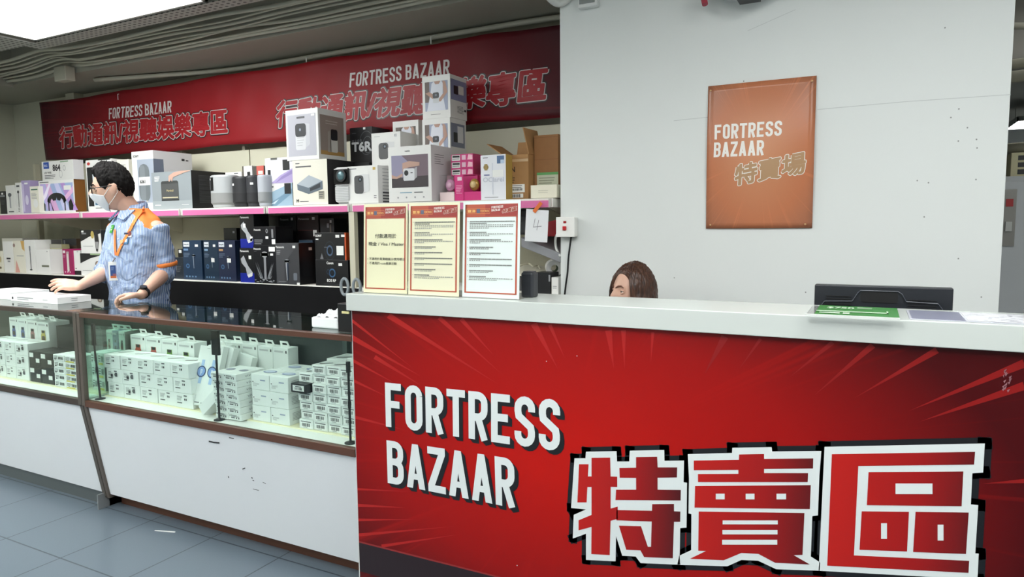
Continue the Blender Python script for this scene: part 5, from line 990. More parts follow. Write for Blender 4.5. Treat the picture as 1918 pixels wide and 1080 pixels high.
# ================================================================== THINGS ON THE GLASS TOPS AND THE LEDGE
GZ = .9525
a = on(32, 562, 'Z', GZ); b = on(96, 571, 'Z', GZ); yb_ = (a.y+b.y)/2
h = .034; c = A(a.x, b.x, yb_-.0, .17, GZ, h, M('EFEFEF', .35)); f = c.F; f.ell(.05, .5, .02, .2, INK).rect(.15, .55, .5, .7, GREY).rect(.15, .3, .4, .42, GREY).rect(.7, .4, .8, .6, LGREY); c.S.lines(.4, .7, .6, 2, .3, GREY, t=.3); c.T.poly([(.3, .3), (.6, .4), (.65, .36), (.36, .26)], GREY, 2)
# the box shows its side to the photo's right: set depth from there
c.done('tablet_box', 'flat white tablet box on the glass top in front of the standing man')
a2 = on(-30, 556, 'Z', GZ); c = A(a.x-.40, a.x-.06, yb_+.03, .2, GZ, h*1.15, M('EFEFEF', .35)); c.F.rect(.2, .4, .6, .6, GREY); c.done('tablet_box', 'flat white tablet box on the glass top at the left edge of the picture')
a = on(590, 618, 'Z', GZ); r = root('tissue_pack', (-1.80, 1.99, GZ), 'open white tissue pack on the glass top beside the red counter', 'tissues')
MB().box(-.07, .06, -.05, .05, 0, .04, M('E6E8EA', .6)).build('pack', r, bevel=.006)
mb = MB(); V = []; n = 12
for i in range(n+1):
    for j in range(n+1):
        u, v = i/n*2-1, j/n*2-1; V.append((u*.06+.01, v*.045, .042+.022*(1-u*u)*(1-v*v)+.006*sin(u*9+v*4)+.004*sin(v*13)))
mb.geo(V, [(i*(n+1)+j, (i+1)*(n+1)+j, (i+1)*(n+1)+j+1, i*(n+1)+j+1) for i in range(n) for j in range(n)], M('F4F5F7', .7)); mb.build('tissue_sheet', r, smooth=True)
r = root('pen_holder', (-1.655, 1.93, GZ), 'black pen holder on the glass top against the red counter', 'pen holder')
MB().box(-.035, .035, -.045, .045, 0, .105, BLACK).build('holder_body', r, bevel=.003); MB().box(-.012, .02, -.049, -.045, .07, .078, M('E4DCA0', .4)).build('sticker', r)
r = root('scissors', (-1.66, 1.925, GZ+.106), 'scissors with grey loop handles standing in the black pen holder', 'scissors')
for s_, nm in ((-1, 0), (1, 0)):
    P = []
    for k in range(15): t = 2*pi*k/14; P.append((s_*.028+.017*cos(t)*(1), 0, .055+.03*sin(t)))
    MB().tube(P, .0055, M('8A9296', .4), 8, cap=False).build('handle', r, smooth=True); MB().tube([(s_*.018, 0, .03), (s_*-.004, 0, .0)], .005, STEEL, 8).build('blade', r)
# three notice stands on the ledge
LZ = 1.105
def notice(x0, x1, yy, paper, label, kind, tilt=.0):
    W = x1-x0; H = .302; r = root('notice_stand', ((x0+x1)/2, yy, LZ), label, 'sign'); r.rotation_euler = (radians(-3), 0, tilt)
    MB().box(-W/2, W/2, .0045, .008, 0.001, H, CLEAR).build('acrylic_back', r); MB().box(-W/2, W/2, .008, .06, 0.001, .004, CLEAR).build('acrylic_foot', r)
    mb = MB(); mb.box(-W/2+.001, W/2-.001, .003, .0045, .002, H-.002, paper); f = Fr(mb, (-W/2, .003, 0), (1, 0, 0), (0, 0, 1), W, H)
    RD = M('B0523C', .4); m_ = .045; t = .028
    for a0, b0, a1, b1 in ((m_, .05, 1-m_, .05+.013), (m_, .05, m_+t, .96), (1-m_-t, .05, 1-m_, .96), (m_, .83, 1-m_, .96)): f.rect(a0, b0, a1, b1, RD, 1)
    f.rect(.4, .84, .95, .955, M('9A3A34', .4), 1.5); OR = M('D8904A', .4)
    for a0, b0, a1, b1 in ((.07, .865, .48, .868), (.07, .915, .48, .918), (.07, .865, .075, .918), (.475, .865, .48, .918)): f.rect(a0, b0, a1, b1, OR, 2)
    f.text('豐澤', .09, .876, .03, M('E8B870', .4), 3, w=.14, d=.02).rect(.25, .87, .31, .914, M('5A6078', .4), 3).text('FORTRESS', .32, .88, .022, M('E8B870', .4), 3, w=.145, d=.01)
    pl = lambda p_, l: f.pt(p_[0], p_[1], l); Wh = M('E6DCD4', .4)
    put_cond(mb, 'FORTRESS', ((.51, .915), (.71, .922), (.51, .938), (.71, .945)), pl, Wh, 3); put_cond(mb, 'BAZAAR', ((.51, .885), (.66, .89), (.51, .908), (.66, .913)), pl, Wh, 3)
    for d, mt, l in ((.09, Wh, 3), (.04, M('9A4A38', .4), 4)): put_text(mb, '特賣區', ((.69, .865), (.93, .89), (.70, .90), (.94, .935)), pl, mt, l, d)
    if kind == 0:
        G_ = M('3A3C36', .5); f.text('付款適用於', .27, .615, .048, G_, 2, w=.48, d=.008).text('現金 / Visa / Master', .12, .53, .044, G_, 2, w=.8, d=.008)
        f.text('• 不適用於易賞錢儲分/使用積分', .1, .37, .03, G_, 2, w=.84, d=.006).text('• 不適用於i-coin推廣活動', .1, .322, .03, G_, 2, w=.66, d=.006)
    else:
        G_ = M('6A6C68', .5); rn_ = random.Random(4); y = .79
        for cn_, en in ((2, 3), (1, 2), (1, 2), (1, 1), (1, 1), (1, 1), (1, 1), (1, 1), (1, 2)):
            for k in range(cn_):
                wd = (.78, .3)[k] if cn_ == 2 else rn_.choice((.3, .42, .55, .74))
                nn = int(wd*46)
                for q in range(nn): f.rect(.13+wd*q/nn, y-.0115, .13+wd*(q+.78)/nn, y, G_, 2)
                y -= .018
            for k in range(en):
                wd = .76 if (k < en-1) else rn_.choice((.2, .35, .5)); nn = int(wd*26)
                for q in range(nn): f.rect(.13+wd*q/nn, y-.0075, .13+wd*(q+rn_.uniform(.6, .9))/nn, y, M('8E908C', .5), 2)
                y -= .016
            f.ell(.1, y+.017*(cn_+en)-.006, .006, .004, G_, 2, 6); y -= .026
    mb.build('printed_sheet', r)
notice(-1.533, -1.352, 1.84, M('E4E2BE', .4), 'cream notice stand reading cash Visa Master, leftmost of the three on the ledge', 0, .02)
notice(-1.345, -1.148, 1.835, M('E2E0C2', .4), 'cream notice stand full of small text, middle of the three on the ledge', 1)
notice(-1.142, -.937, 1.84, M('DCE6E2', .4), 'pale blue-white notice stand full of small text, rightmost of the three', 1, -.02)
q = on(987, 557, 'Z', LZ); r = root('desk_speaker', (q.x, q.y+.02, LZ), 'small dark grey speaker standing on the ledge beside the notice stands', 'speaker')
MB().box(-.021, .021, -.022, .022, 0, .079, M('303238', .45)).build('body', r, bevel=.007); MB().box(-.015, .015, -.016, .016, .079, .081, M('4A4C52', .4)).build('top_pad', r)
# monitor seen from behind
mq0 = on(1525, 534, 'Y', 2.12); mq1 = on(1788, 541, 'Y', 2.12); mw_ = (mq1.x-mq0.x)/2; mzt = (mq0.z+mq1.z)/2
r = root('computer_monitor', ((mq0.x+mq1.x)/2, 2.16, .75), 'black computer monitor seen from behind over the counter ledge', 'monitor')
mb = MB(); zt = mzt-.75; zb = zt-.26; BM = M('202329', .4); mb.box(-mw_, mw_, -.02, .02, zb, zt, BM); mon = mb.build('back_shell', r, bevel=.003)
y = -.0215
def fr2(): return Fr(mb, (-mw_, y, zb), (1, 0, 0), (0, 0, 1), 2*mw_, zt-zb)
mb = MB(); HG = M('3E434C', .35); Z_ = lambda v: v
P = [(.06, -.3), (.06, -.20), (.08, -.165), (.29, -.155), (.33, -.07), (.35, -.045), (.62, -.045), (.65, -.07), (.68, -.14), (.9, -.15), (.93, -.2), (.93, -.3)]
V = [(-mw_+2*mw_*a, b*.155/.26*1.0) for a, b in P]
pts = [(-mw_+2*mw_*a, -.0225, zt+b*.28) for a, b in P]
mb.tube(pts, .0016, HG, 6); mb.build('raised_edge', r)
mb = MB(); g = Fr(mb, (-mw_, -.0205, zt-.07), (1, 0, 0), (0, 0, 1), 2*mw_, .07); g.rrect(.35, .36, .62, .78, M('0A0B0D', .6), 2, .09)
mb.build('handle_recess', r)
for k in range(5):
    for a0, a1 in ((.09, .28), (.69, .89)): mb = MB(); mb.box(-mw_+2*mw_*a0, -mw_+2*mw_*a1, -.0225, -.02, zt-.032-.0075*k-(.004 if a0 > .5 else 0), zt-.0295-.0075*k-(.004 if a0 > .5 else 0), M('0C0D0F', .5)); mb.build('vent_slot', r)
MB().box(-.03, .03, -.0, .02, .012, zb+.02, BM).build('stand_neck', r); MB().box(-.11, .11, -.06, .09, .0005, .012, BM).build('stand_foot', r, bevel=.004)
# green price card in its holder, document sleeve, plastic bag
ga, gb, gc_, gd = [on(x, y, 'Z', LZ+.012) for x, y in ((1502, 592), (1688, 598), (1688, 577), (1524, 571))]
cen = (ga+gb+gc_+gd)/4; r = root('price_card_holder', (cen.x, cen.y-.0, LZ+.0005), 'clear holder with a bright green price card lying on the ledge', 'card holder')
x0, x1, y0, y1 = ga.x-cen.x, gb.x-cen.x, 1.788-cen.y, 2.0-cen.y
MB().box(x0, x1, y0, y1, 0, .003, CLEAR).build('clear_base', r); mb = MB(); GR = M('0F7414', .4); mb.box(x0+.018, x1-.0, y0+.012, y1, .0035, .0045, GR); f = Fr(mb, (x0+.018, y0+.012, .0045), (1, 0, 0), (0, 1, 0), x1-x0-.018, y1-y0-.012)
WG = M('C8E6C4', .4); f.text('$750', .12, .62, .2, WG, 2, w=.34, d=.03).rect(0, .3, .88, .38, WG, 2).rect(.86, .3, .88, .55, WG, 2).rect(.05, .12, .3, .22, WG, 2).rect(.34, .1, .42, .24, WG, 2).lines(.5, .85, .7, 2, .1, WG)
mb.build('green_card', r)
MB().hexa([(x0, y0-.01, .001), (x1, y0-.01, .001), (x1, y0, .001), (x0, y0, .001), (x0, y0-.01, .006), (x1, y0-.01, .006), (x1, y0, .006), (x0, y0, .006)], M('D8DCD8', .3)).build('front_lip', r)
xa = on(1705, 590, 'Z', LZ).x; r = root('document_sleeve', (xa+.16, 1.91, LZ+.0005), 'clear plastic sleeve with grey-lilac sheets lying at the right end of the ledge', 'document sleeve')
MB().box(-.165, .22, -.09, .085, 0, .0015, M('CDCFDA', .2, spec=.8)).build('sleeve', r); mb = MB(); mb.box(-.16, -.055, -.085, .08, .0016, .0022, M('6E7086', .4)); mb.build('lilac_sheet', r)
mb = MB(); f = Fr(mb, (-.05, -.085, .0016), (1, 0, 0), (0, 1, 0), .25, .16); f.rect(0, 0, 1, 1, M('D9DADF', .35), 0)
for k in range(60): a_, b_ = rn.random(), rn.random(); f.rect(a_*.95, b_*.9, a_*.95+.03, b_*.9+.03, M('B6B8C4', .4), 2)
mb.build('printed_sheet', r)
q = on(1918, 585, 'Z', LZ); mb = MB()
mb.ball((0, 0, .03), (.035, .04, .034), glassmat('plastic_bag', (.9, .91, .95), .25, .15), 26, fn=lambda p: p*(1+.35*noise.noise(p*60)+.2*noise.noise(p*140)))
o = mb.build('plastic_bag', loc=(.355, 1.93, LZ+.004)); tag(o, 'crumpled clear plastic bag on the ledge at the right edge', 'bag')
q = on(309, 995, 'Z', 0); o = MB().hexa([(-.05, -.004, 0), (.05, -.002, 0), (.05, .003, 0), (-.05, .001, 0), (-.05, -.004, .002), (.05, -.002, .003), (.05, .003, .003), (-.05, .001, .002)], WHITE).build('paper_strip', loc=(q.x, q.y, .0005), rz=(lambda a, b: atan2(b.y-a.y, b.x-a.x))(on(293, 994, 'Z', 0), on(325, 997, 'Z', 0))); tag(o, 'thin white strip lying on the floor tiles', 'strip')

# ================================================================== THE TWO PEOPLE
def headpt(d, sc=1.0, nose=True):
    p = Vector((.074*d.x, .094*d.y, .116*d.z))
    if d.z < 0:
        s = -d.z; p.x *= 1-.30*s**1.6; p.y *= (1-.38*s) if d.y < 0 else (1-.06*s)
    if nose and d.y > 0:
        p.y += .026*exp(-(p.x/.013)**2)*exp(-((p.z+.020)/.020)**2) + .012*exp(-(p.x/.010)**2)*exp(-((p.z-.002)/.022)**2)
        for sx_ in (-1, 1): p.y -= .009*exp(-((p.x-sx_*.031)/.017)**2-((p.z-.006)/.013)**2)
        p.y += .005*exp(-(p.x/.02)**2-((p.z+.060)/.008)**2) + .004*exp(-((p.z-.026)/.008)**2)*exp(-(p.x/.045)**2) + .006*exp(-(p.x/.02)**2-((p.z+.098)/.014)**2)
    return p*sc
def dirv(az, el): return Vector((sin(radians(az))*cos(radians(el)), cos(radians(az))*cos(radians(el)), sin(radians(el))))
def head_mesh(mb, mat, place, sc=1):
    n, h = 56, 40; V = []; F = []
    for i in range(h+1):
        el = 90-180*i/h
        for j in range(n): V.append(place(headpt(dirv(360*j/n, el), sc)))
    for i in range(h):
        for j in range(n): F.append((i*n+j, (i+1)*n+j, (i+1)*n+(j+1) % n, i*n+(j+1) % n))
    mb.geo(V, F, mat)
    for s_ in (-1, 1):
        mb.ball(place(Vector((s_*.073, -.008, -.004))*sc), (.009*sc, .018*sc, .031*sc), mat, 14, rot=place.M)
        mb.ball(place(Vector((s_*.079, -.014, .006))*sc), (.006*sc, .016*sc, .024*sc), mat, 12, rot=place.M)
class Place:
    def __init__(s, c, fwd, roll=0):
        y = Vector(fwd).normalized(); x = y.cross(Vector((0, 0, 1))).normalized(); z = x.cross(y)
        s.M = Matrix((x, y, z)).transposed(); s.c = Vector(c)
        if roll: s.M = Matrix.Rotation(roll, 3, y) @ s.M
    def __call__(s, p): return s.c+s.M @ Vector(p)
def hair_mesh(place, mat, lim, thick, n=96, h=30, seed=0, sc=1, tuft=.006):
    mb = MB(); V = []; F = []
    for j in range(n):
        az = -180+360*j/n; e0 = lim(az)
        for i in range(h+1):
            t = i/h; el = 90-(90-e0)*t; d = dirv(az, el); p = headpt(d, sc, False)
            q = thick(az, el)*min(1, (1-t)*5+.05) if t < .999 else -.004
            q += tuft*noise.noise(Vector((d.x*16+seed, d.y*16, d.z*5)))*(1-t*.6)+tuft*.6*noise.noise(Vector((d.x*40, d.y*40+seed, d.z*12)))*(1-t*.5)
            V.append(place(p+Vector((d.x*.9, d.y*.9, d.z)).normalized()*q))
    for j in range(n):
        for i in range(h): F.append((j*(h+1)+i, j*(h+1)+i+1, ((j+1) % n)*(h+1)+i+1, ((j+1) % n)*(h+1)+i))
    mb.geo(V, F, mat); return mb
def hairmat(name, a, b, rough=.42):
    mt = bpy.data.materials.new(name); mt.use_nodes = True; nt = mt.node_tree; bs = nt.nodes['Principled BSDF']; N = nt.nodes.new; K = nt.links.new
    tc = N('ShaderNodeTexCoord'); mp = N('ShaderNodeMapping'); mp.inputs['Scale'].default_value = (90, 90, 7); K(tc.outputs['Object'], mp.inputs[0]); nz = N('ShaderNodeTexNoise'); nz.inputs['Scale'].default_value = 2; nz.inputs['Detail'].default_value = 4; K(mp.outputs[0], nz.inputs[0])
    rp = N('ShaderNodeValToRGB'); rp.color_ramp.elements[0].color = lin(a); rp.color_ramp.elements[1].color = lin(b); rp.color_ramp.elements[0].position = .35; rp.color_ramp.elements[1].position = .7; K(nz.outputs['Fac'], rp.inputs[0]); K(rp.outputs[0], bs.inputs['Base Color'])
    bp = N('ShaderNodeBump'); bp.inputs['Strength'].default_value = .6; bp.inputs['Distance'].default_value = .004; K(nz.outputs['Fac'], bp.inputs['Height']); K(bp.outputs[0], bs.inputs['Normal']); bs.inputs['Roughness'].default_value = rough; return mt
def mask_mesh(place, mat, sc=1, a=62, z0=-6, z1=-72):
    mb = MB(); n, h = 28, 16; V = []; F = []
    for i in range(h+1):
        for j in range(n+1):
            az = -a+2*a*j/n; k = abs(az)/a; el = (z0-10*k*k)+((z1+28*k*k)-(z0-10*k*k))*i/h
            d = dirv(az, el); p = headpt(d, sc, False); off = .010+.011*exp(-(az/15)**2)*exp(-((el+14)/14)**2)+.004*exp(-(az/30)**2); off *= 1-.75*k**4
            off += .0012*sin(i*1.6)*(1-k)
            V.append(place(p+d*off*sc))
    for i in range(h):
        for j in range(n): F.append((i*(n+1)+j, i*(n+1)+j+1, (i+1)*(n+1)+j+1, (i+1)*(n+1)+j))
    mb.geo(V, F, mat); return mb, V[0], V[n], V[h*(n+1)], V[h*(n+1)+n]
def hand_mesh(mb, mat, W, d, n, side, curl, spread=.05, thumb=None, L_=1.0):
    W, d, n = Vector(W), Vector(d).normalized(), Vector(n); n = (n-d*n.dot(d)).normalized(); s = d.cross(n).normalized()*side
    for k in range(5):  # palm: overlapping rounded bars keep it broad and flat
        o = (-.030+.015*k); mb.limb([W+s*o*.55+d*.004, W+s*o*.9+d*.045, W+s*o+d*.085*L_-s*0+d*(-.004*abs(k-2))], [.014, .0145, .0125], mat, 10)
    for k, (ln, o) in enumerate(((.060, -.031), (.073, -.0105), (.079, .0105), (.070, .031))):
        p = W+s*o+d*(.083-.003*abs(k-2.2))*L_; dd = (d+s*(k-1.5)*spread).normalized(); P = [p]; R = [.0100, .0092, .0086, .0076]; ang = 0
        for seg, fr in enumerate((.44, .31, .25)):
            ang += curl[k]*(.7, 1.1, .8)[seg]; q = dd*cos(ang)-n*sin(ang); p = p+q*ln*fr*L_; P.append(p)
        if k == 0: R = [x*.9 for x in R]
        mb.limb(P, R, mat, 10)
    th = thumb or (.75, .7, -.25); t0 = W+s*.024+d*.018; dv = (d*th[0]+s*th[1]+n*th[2]).normalized(); d2 = (d*(th[0]+.5)+s*th[1]*.55+n*(th[2]-.2)).normalized()
    mb.limb([t0, t0+dv*.034, t0+dv*.034+d2*.030, t0+dv*.034+d2*.052], [.0155, .0125, .0105, .0088], mat, 10)
def loft(mb, rings, mat, n=36):
    V = []; F = []
    for (z, rx, ry, cx, cy) in rings:
        for j in range(n):
            a = 2*pi*j/n; c_, s_ = cos(a), sin(a); e = .85; V.append((cx+rx*abs(c_)**e*(1 if c_ > 0 else -1), cy+ry*abs(s_)**e*(1 if s_ > 0 else -1), z))
    for i in range(len(rings)-1):
        for j in range(n): F.append((i*n+j, i*n+(j+1) % n, (i+1)*n+(j+1) % n, (i+1)*n+j))
    F.append(tuple(range(n))[::-1]); F.append(tuple(range((len(rings)-1)*n, len(rings)*n))); mb.geo(V, F, mat)
def eyes(place, parent, sc, look=(0, 1, 0)):
    for s_ in (-1, 1):
        c = Vector((s_*.031, .0745, .005))*sc
        c.y -= .003; e = MB().ball(place(c), (.0112*sc,)*3, M('E6E2DC', .2), 16).build('eye', parent, smooth=True); d = Vector(look).normalized()
        MB().ball(place(c+d*.0072*sc), (.0056*sc,)*3, M('1A100C', .1), 12).build('iris', e, smooth=True)
        for g, mt_, nm_ in ((1, SKM, 'upper_eyelid'), (-1, SKM, 'lower_eyelid')):
            P = [place(c+Vector((x*sc, (.0098-abs(x)**2*34)*sc, g*(.0078-abs(x)**2*30)*sc))) for x in (-.013, -.009, -.004, 0, .004, .009, .013)]
            MB().limb(P, [.002, .0034, .0040, .0042, .0040, .0034, .002], mt_, 10).build(nm_, e, smooth=True)
        P = [place(c+Vector((x*sc, (.0128-abs(x)**2*34)*sc, (.0048-abs(x)**2*24)*sc))) for x in (-.013, -.007, 0, .007, .013)]; MB().limb(P, [.0006, .0010, .0011, .0010, .0008], M('1C120E', .6), 6).build('eyelashes', e)
def brow(place, parent, sc, mat):
    for s_ in (-1, 1):
        P = [place(headpt(dirv(s_*a, e), sc)+Vector((0, .002, 0))) for a, e in ((8, 12), (16, 15), (26, 15.5), (34, 12))]
        MB().limb(P, [.003, .0038, .0034, .002], mat, 8).build('eyebrow', parent, smooth=True)

# ---- the man behind the display cases
MR = Vector((-3.71, 2.50, 0)); man = root('person', tuple(MR), 'man in glasses, white face mask and blue striped shirt standing behind the display cases', 'person')
SKM = bpy.data.materials.new('skin'); SKM.use_nodes = True; b_ = SKM.node_tree.nodes['Principled BSDF']; b_.inputs['Base Color'].default_value = lin('D0A792'); b_.inputs['Roughness'].default_value = .48; b_.inputs['Subsurface Weight'].default_value = .08; b_.inputs['Subsurface Radius'].default_value = (.02, .008, .004)
hc = Vector((-.047, -.088, 1.553)); HP = Place(hc, (-.62, -.78, -.13), -.05)
mb = MB(); head_mesh(mb, SKM, HP, 1.03)
mb.limb([(0, .015, 1.36), (-.012, -.005, 1.42), (-.025, -.04, 1.475), (-.04, -.07, 1.53)], [.060, .055, .055, .06], SKM, 20)
Ls, Le, Lw = Vector((.158, .02, 1.325)), Vector((.158, .055, 1.085)), Vector((.315, -.205, .982))
Rs, Re, Rw = Vector((-.155, .0, 1.33)), Vector((-.20, -.045, 1.09)), Vector((-.075, -.29, 1.024))
for a, b, c_ in ((Ls, Le, Lw), (Rs, Re, Rw)):
    mb.limb([a, a*.5+b*.5, b], [.050, .045, .039], SKM, 16); mb.limb([b, b*.72+c_*.28, b*.3+c_*.7, c_], [.040, .041, .031, .0245], SKM, 16)
loft(mb, [(.82, .15, .10, 0, 0), (1.0, .145, .10, 0, 0), (1.2, .155, .10, 0, -.005), (1.34, .16, .085, 0, 0), (1.40, .08, .06, 0, 0)], SKM)
hand_mesh(mb, SKM, Lw, (-.62, -.78, .04), (-.1, .1, 1), -1, (.62, .6, .55, .5), .06, L_=.88)
hand_mesh(mb, SKM, Rw, (-.46, -.86, .20), (.5, -.35, .8), 1, (.5, .42, .36, .3), .12, (.6, .75, -.45), L_=.9)
for s_ in (-1, 1):
    mb.limb([(s_*.09, .01, .86), (s_*.10, .0, .50), (s_*.10, .02, .10)], [.085, .055, .042], SKM, 16)
body = mb.build('body', man); voxel(body, .0042, 3)
def shirtmat():
    mt = bpy.data.materials.new('striped_cotton'); mt.use_nodes = True; nt = mt.node_tree; bs = nt.nodes['Principled BSDF']; N = nt.nodes.new; K = nt.links.new
    tc = N('ShaderNodeTexCoord'); sp = N('ShaderNodeSeparateXYZ'); K(tc.outputs['Object'], sp.inputs[0]); ad = N('ShaderNodeMath'); ad.operation = 'ADD'; K(sp.outputs[0], ad.inputs[0]); K(sp.outputs[1], ad.inputs[1])
    ml = N('ShaderNodeMath'); ml.operation = 'MULTIPLY'; ml.inputs[1].default_value = 2*pi/.0105; K(ad.outputs[0], ml.inputs[0]); sn = N('ShaderNodeMath'); sn.operation = 'SINE'; K(ml.outputs[0], sn.inputs[0])
    rp = N('ShaderNodeValToRGB'); mr = N('ShaderNodeMapRange'); mr.inputs[1].default_value = -1; K(sn.outputs[0], mr.inputs[0]); K(mr.outputs[0], rp.inputs[0]); rp.color_ramp.elements[0].color = lin('6984B4'); rp.color_ramp.elements[1].color = lin('BECCE0'); rp.color_ramp.elements[0].position = .35; rp.color_ramp.elements[1].position = .65
    K(rp.outputs[0], bs.inputs['Base Color']); bs.inputs['Roughness'].default_value = .8; bs.inputs['Specular IOR Level'].default_value = .2
    nz = N('ShaderNodeTexNoise'); nz.inputs['Scale'].default_value = 9; nz.inputs['Detail'].default_value = 3; nz.inputs['Distortion'].default_value = 1.2; K(tc.outputs['Object'], nz.inputs[0]); bp = N('ShaderNodeBump'); bp.inputs['Strength'].default_value = .7; bp.inputs['Distance'].default_value = .035; K(nz.outputs['Fac'], bp.inputs['Height']); K(bp.outputs[0], bs.inputs['Normal'])
    return mt
SHIRT = shirtmat(); ORG = M('E8833A', .75)
mb = MB()
loft(mb, [(.80, .185, .135, 0, 0), (.95, .178, .132, 0, 0), (1.08, .18, .136, 0, -.004), (1.2, .192, .135, 0, -.008), (1.30, .188, .126, 0, -.004), (1.35, .165, .112, 0, .002), (1.385, .135, .094, 0, .008), (1.42, .088, .074, -.004, .008), (1.445, .067, .064, -.006, .004)], SHIRT)
for a, b, c_ in ((Ls, Le, Lw), (Rs, Re, Rw)):
    e2 = b+(c_-b)*.10; mb.limb([a+Vector((0, 0, .0))+(Vector((0, .01, 1.3))-a)*.25, a, a*.5+b*.5, b, e2], [.070, .064, .061, .057, .055], SHIRT, 20)
shirt = mb.build('shirt', man); shirt.data.materials.clear(); shirt.data.materials.append(SHIRT); voxel(shirt, .006, 6)
me = shirt.data; me.materials.clear(); me.materials.append(SHIRT); me.materials.append(ORG)
for v in me.vertices:  # cloth folds
    p = v.co; k = .5+.5*min(1, max(0, (1.36-p.z)/.15)); f_ = noise.noise(Vector((p.x*7+p.z*3, p.y*7, p.z*12-p.x*9)))*.014+noise.noise(Vector((p.x*16, p.y*16, p.z*28+p.x*20)))*.006
    v.co = p+v.normal*f_*k
for p in me.polygons:
    c_ = p.center
    if c_.z > 1.372-.45*max(0, abs(c_.x)-.08) and c_.y > -.055 and abs(c_.x) < .185 and p.normal.z > -.2: p.material_index = 1
me.polygons.foreach_set('use_smooth', [True]*len(me.polygons))
# cuffs and sleeve bands
for nm, (a, b, c_) in (('sleeve_cuff', (Ls, Le, Lw)), ('sleeve_cuff', (Rs, Re, Rw))):
    d = (c_-b).normalized(); m0 = b+d*.002; m1 = b+d*.045
    MB().tube([m0, m0+d*.003, m1, m1+d*.002, m1-d*.002, m0+d*.006], [.058, .061, .063, .058, .050, .048], SHIRT, 28, cap=False).build(nm, man, smooth=True)
u = (Le-Ls).normalized(); q = Ls+u*.200; MB().tube([q-u*.011, q-u*.010, q+u*.010, q+u*.011], [.062, .0725, .0705, .062], ORG, 28, cap=False).build('sleeve_band', man, smooth=True)
# collar
mb = MB()
for k in range(24):
    a0, a1 = radians(-90+14+k*332/24), radians(-90+14+(k+1)*332/24); g = lambda a, r_, z: (-.010+cos(a)*r_, .004+sin(a)*r_*.95, z+.018*sin(a))
    mb.hexa([g(a0, .070, 1.425), g(a1, .070, 1.425), g(a1, .062, 1.47), g(a0, .062, 1.47), g(a0, .082, 1.415), g(a1, .082, 1.415), g(a1, .068, 1.472), g(a0, .068, 1.472)], SHIRT)
for s_ in (-1, 1):
    mb.hexa([(-.01+s_*.012, -.078, 1.425), (-.01+s_*.072, -.036, 1.43), (-.01+s_*.066, -.098, 1.375), (-.01+s_*.03, -.110, 1.385)]+[(-.01+s_*.012, -.088, 1.43), (-.01+s_*.076, -.042, 1.436), (-.01+s_*.068, -.108, 1.38), (-.01+s_*.03, -.12, 1.39)], SHIRT)
mb.build('collar', man)
TR = M('1C2030', .8); mb = MB(); loft(mb, [(.74, .16, .12, 0, .0), (.86, .165, .12, 0, 0), (.95, .15, .11, 0, 0)], TR)
for s_ in (-1, 1): mb.limb([(s_*.085, .0, .80), (s_*.10, .0, .48), (s_*.10, .02, .09)], [.10, .075, .062], TR, 18)
tr = mb.build('trousers', man); voxel(tr, .01, 4)
for s_ in (-1, 1): MB().limb([(s_*.10, .05, .045), (s_*.10, -.05, .045), (s_*.105, -.15, .035)], [.042, .042, .034], M('141416', .4), 14).build('shoe', man, smooth=True)
# hair, mask, glasses, eyes
def mlim(az):
    a = abs(az)
    if a < 40: return 40-.1*a+3*sin(az*.3)
    if a < 56: return 36-(a-40)*1.9
    if a < 72: return 5.6-(a-56)*.5
    if a < 86: return -2.4+(a-72)*1.1
    if a < 112: return 13-(a-86)*.9
    return -10.4-(a-112)*.62
BKH = hairmat('black_hair', '070606', '14110F', .75); BKH.node_tree.nodes['Principled BSDF'].inputs['Specular IOR Level'].default_value = .2
hair_mesh(HP, BKH, mlim, lambda az, el: .010+.016*max(0, sin(radians(el)))**1.2+.010*max(0, cos(radians(az)))*max(0, sin(radians(el)))*(1 if el < 80 else .6), sc=1.03, seed=3, tuft=.011, n=130, h=36).build('hair', man, smooth=True)
MSK = M('DDE1E6', .85); mb, a0, a1, b0, b1 = mask_mesh(HP, MSK, 1.03); o = mb.build('face_mask', man, smooth=True); s_ = o.modifiers.new('solid', 'SOLIDIFY'); s_.thickness = .0015
for s_, A0, B0 in ((-1, a0, b0), (1, a1, b1)):
    ear = [HP(Vector((s_*.080, -.006, .022))), HP(Vector((s_*.082, -.026, .012))), HP(Vector((s_*.080, -.024, -.024)))]
    MB().tube([A0, A0.lerp(ear[0], .5)+(A0-hc)*.05, ear[0], ear[1], ear[2], B0.lerp(ear[2], .5)+(B0-hc)*.04, B0], .0016, WHITE, 6).build('ear_loop', o, smooth=True)
eyes(HP, man, 1.03, (0, 1, -.1)); brow(HP, man, 1.03, BKH)
mb = MB()
for s_ in (-1, 1):
    P = []
    for k in range(21):
        t = 2*pi*k/20; cx_, cz_ = cos(t), sin(t); e = .6; P.append(HP(Vector((s_*.034+.026*abs(cx_)**e*(1 if cx_ > 0 else -1), .104-.25*abs(s_*.034+.026*cx_)**1.3, .004+.019*abs(cz_)**e*(1 if cz_ > 0 else -1)))))
    mb.tube(P, .0030, BLACK, 8, cap=False)
    mb.tube([HP(Vector((s_*.060, .098, .012))), HP(Vector((s_*.073, .07, .012))), HP(Vector((s_*.083, .0, .016))), HP(Vector((s_*.083, -.022, .012))), HP(Vector((s_*.080, -.05, -.008)))], .0026, BLACK, 6)
mb.tube([HP(Vector((-.009, .103, .008))), HP(Vector((0, .106, .010))), HP(Vector((.009, .103, .008)))], .0018, BLACK, 6); gl = mb.build('glasses', man, smooth=True)
mb = MB()
for s_ in (-1, 1): mb.face([HP(Vector((s_*.034+.025*x, .1035-.25*abs(s_*.034+.025*x)**1.3, .004+.018*z))) for x, z in ((-.9, -.9), (.9, -.9), (1, 0), (.9, .9), (-.9, .9), (-1, 0))], glassmat('lens', (.6, .72, .7), .05))
mb.build('lenses', gl)
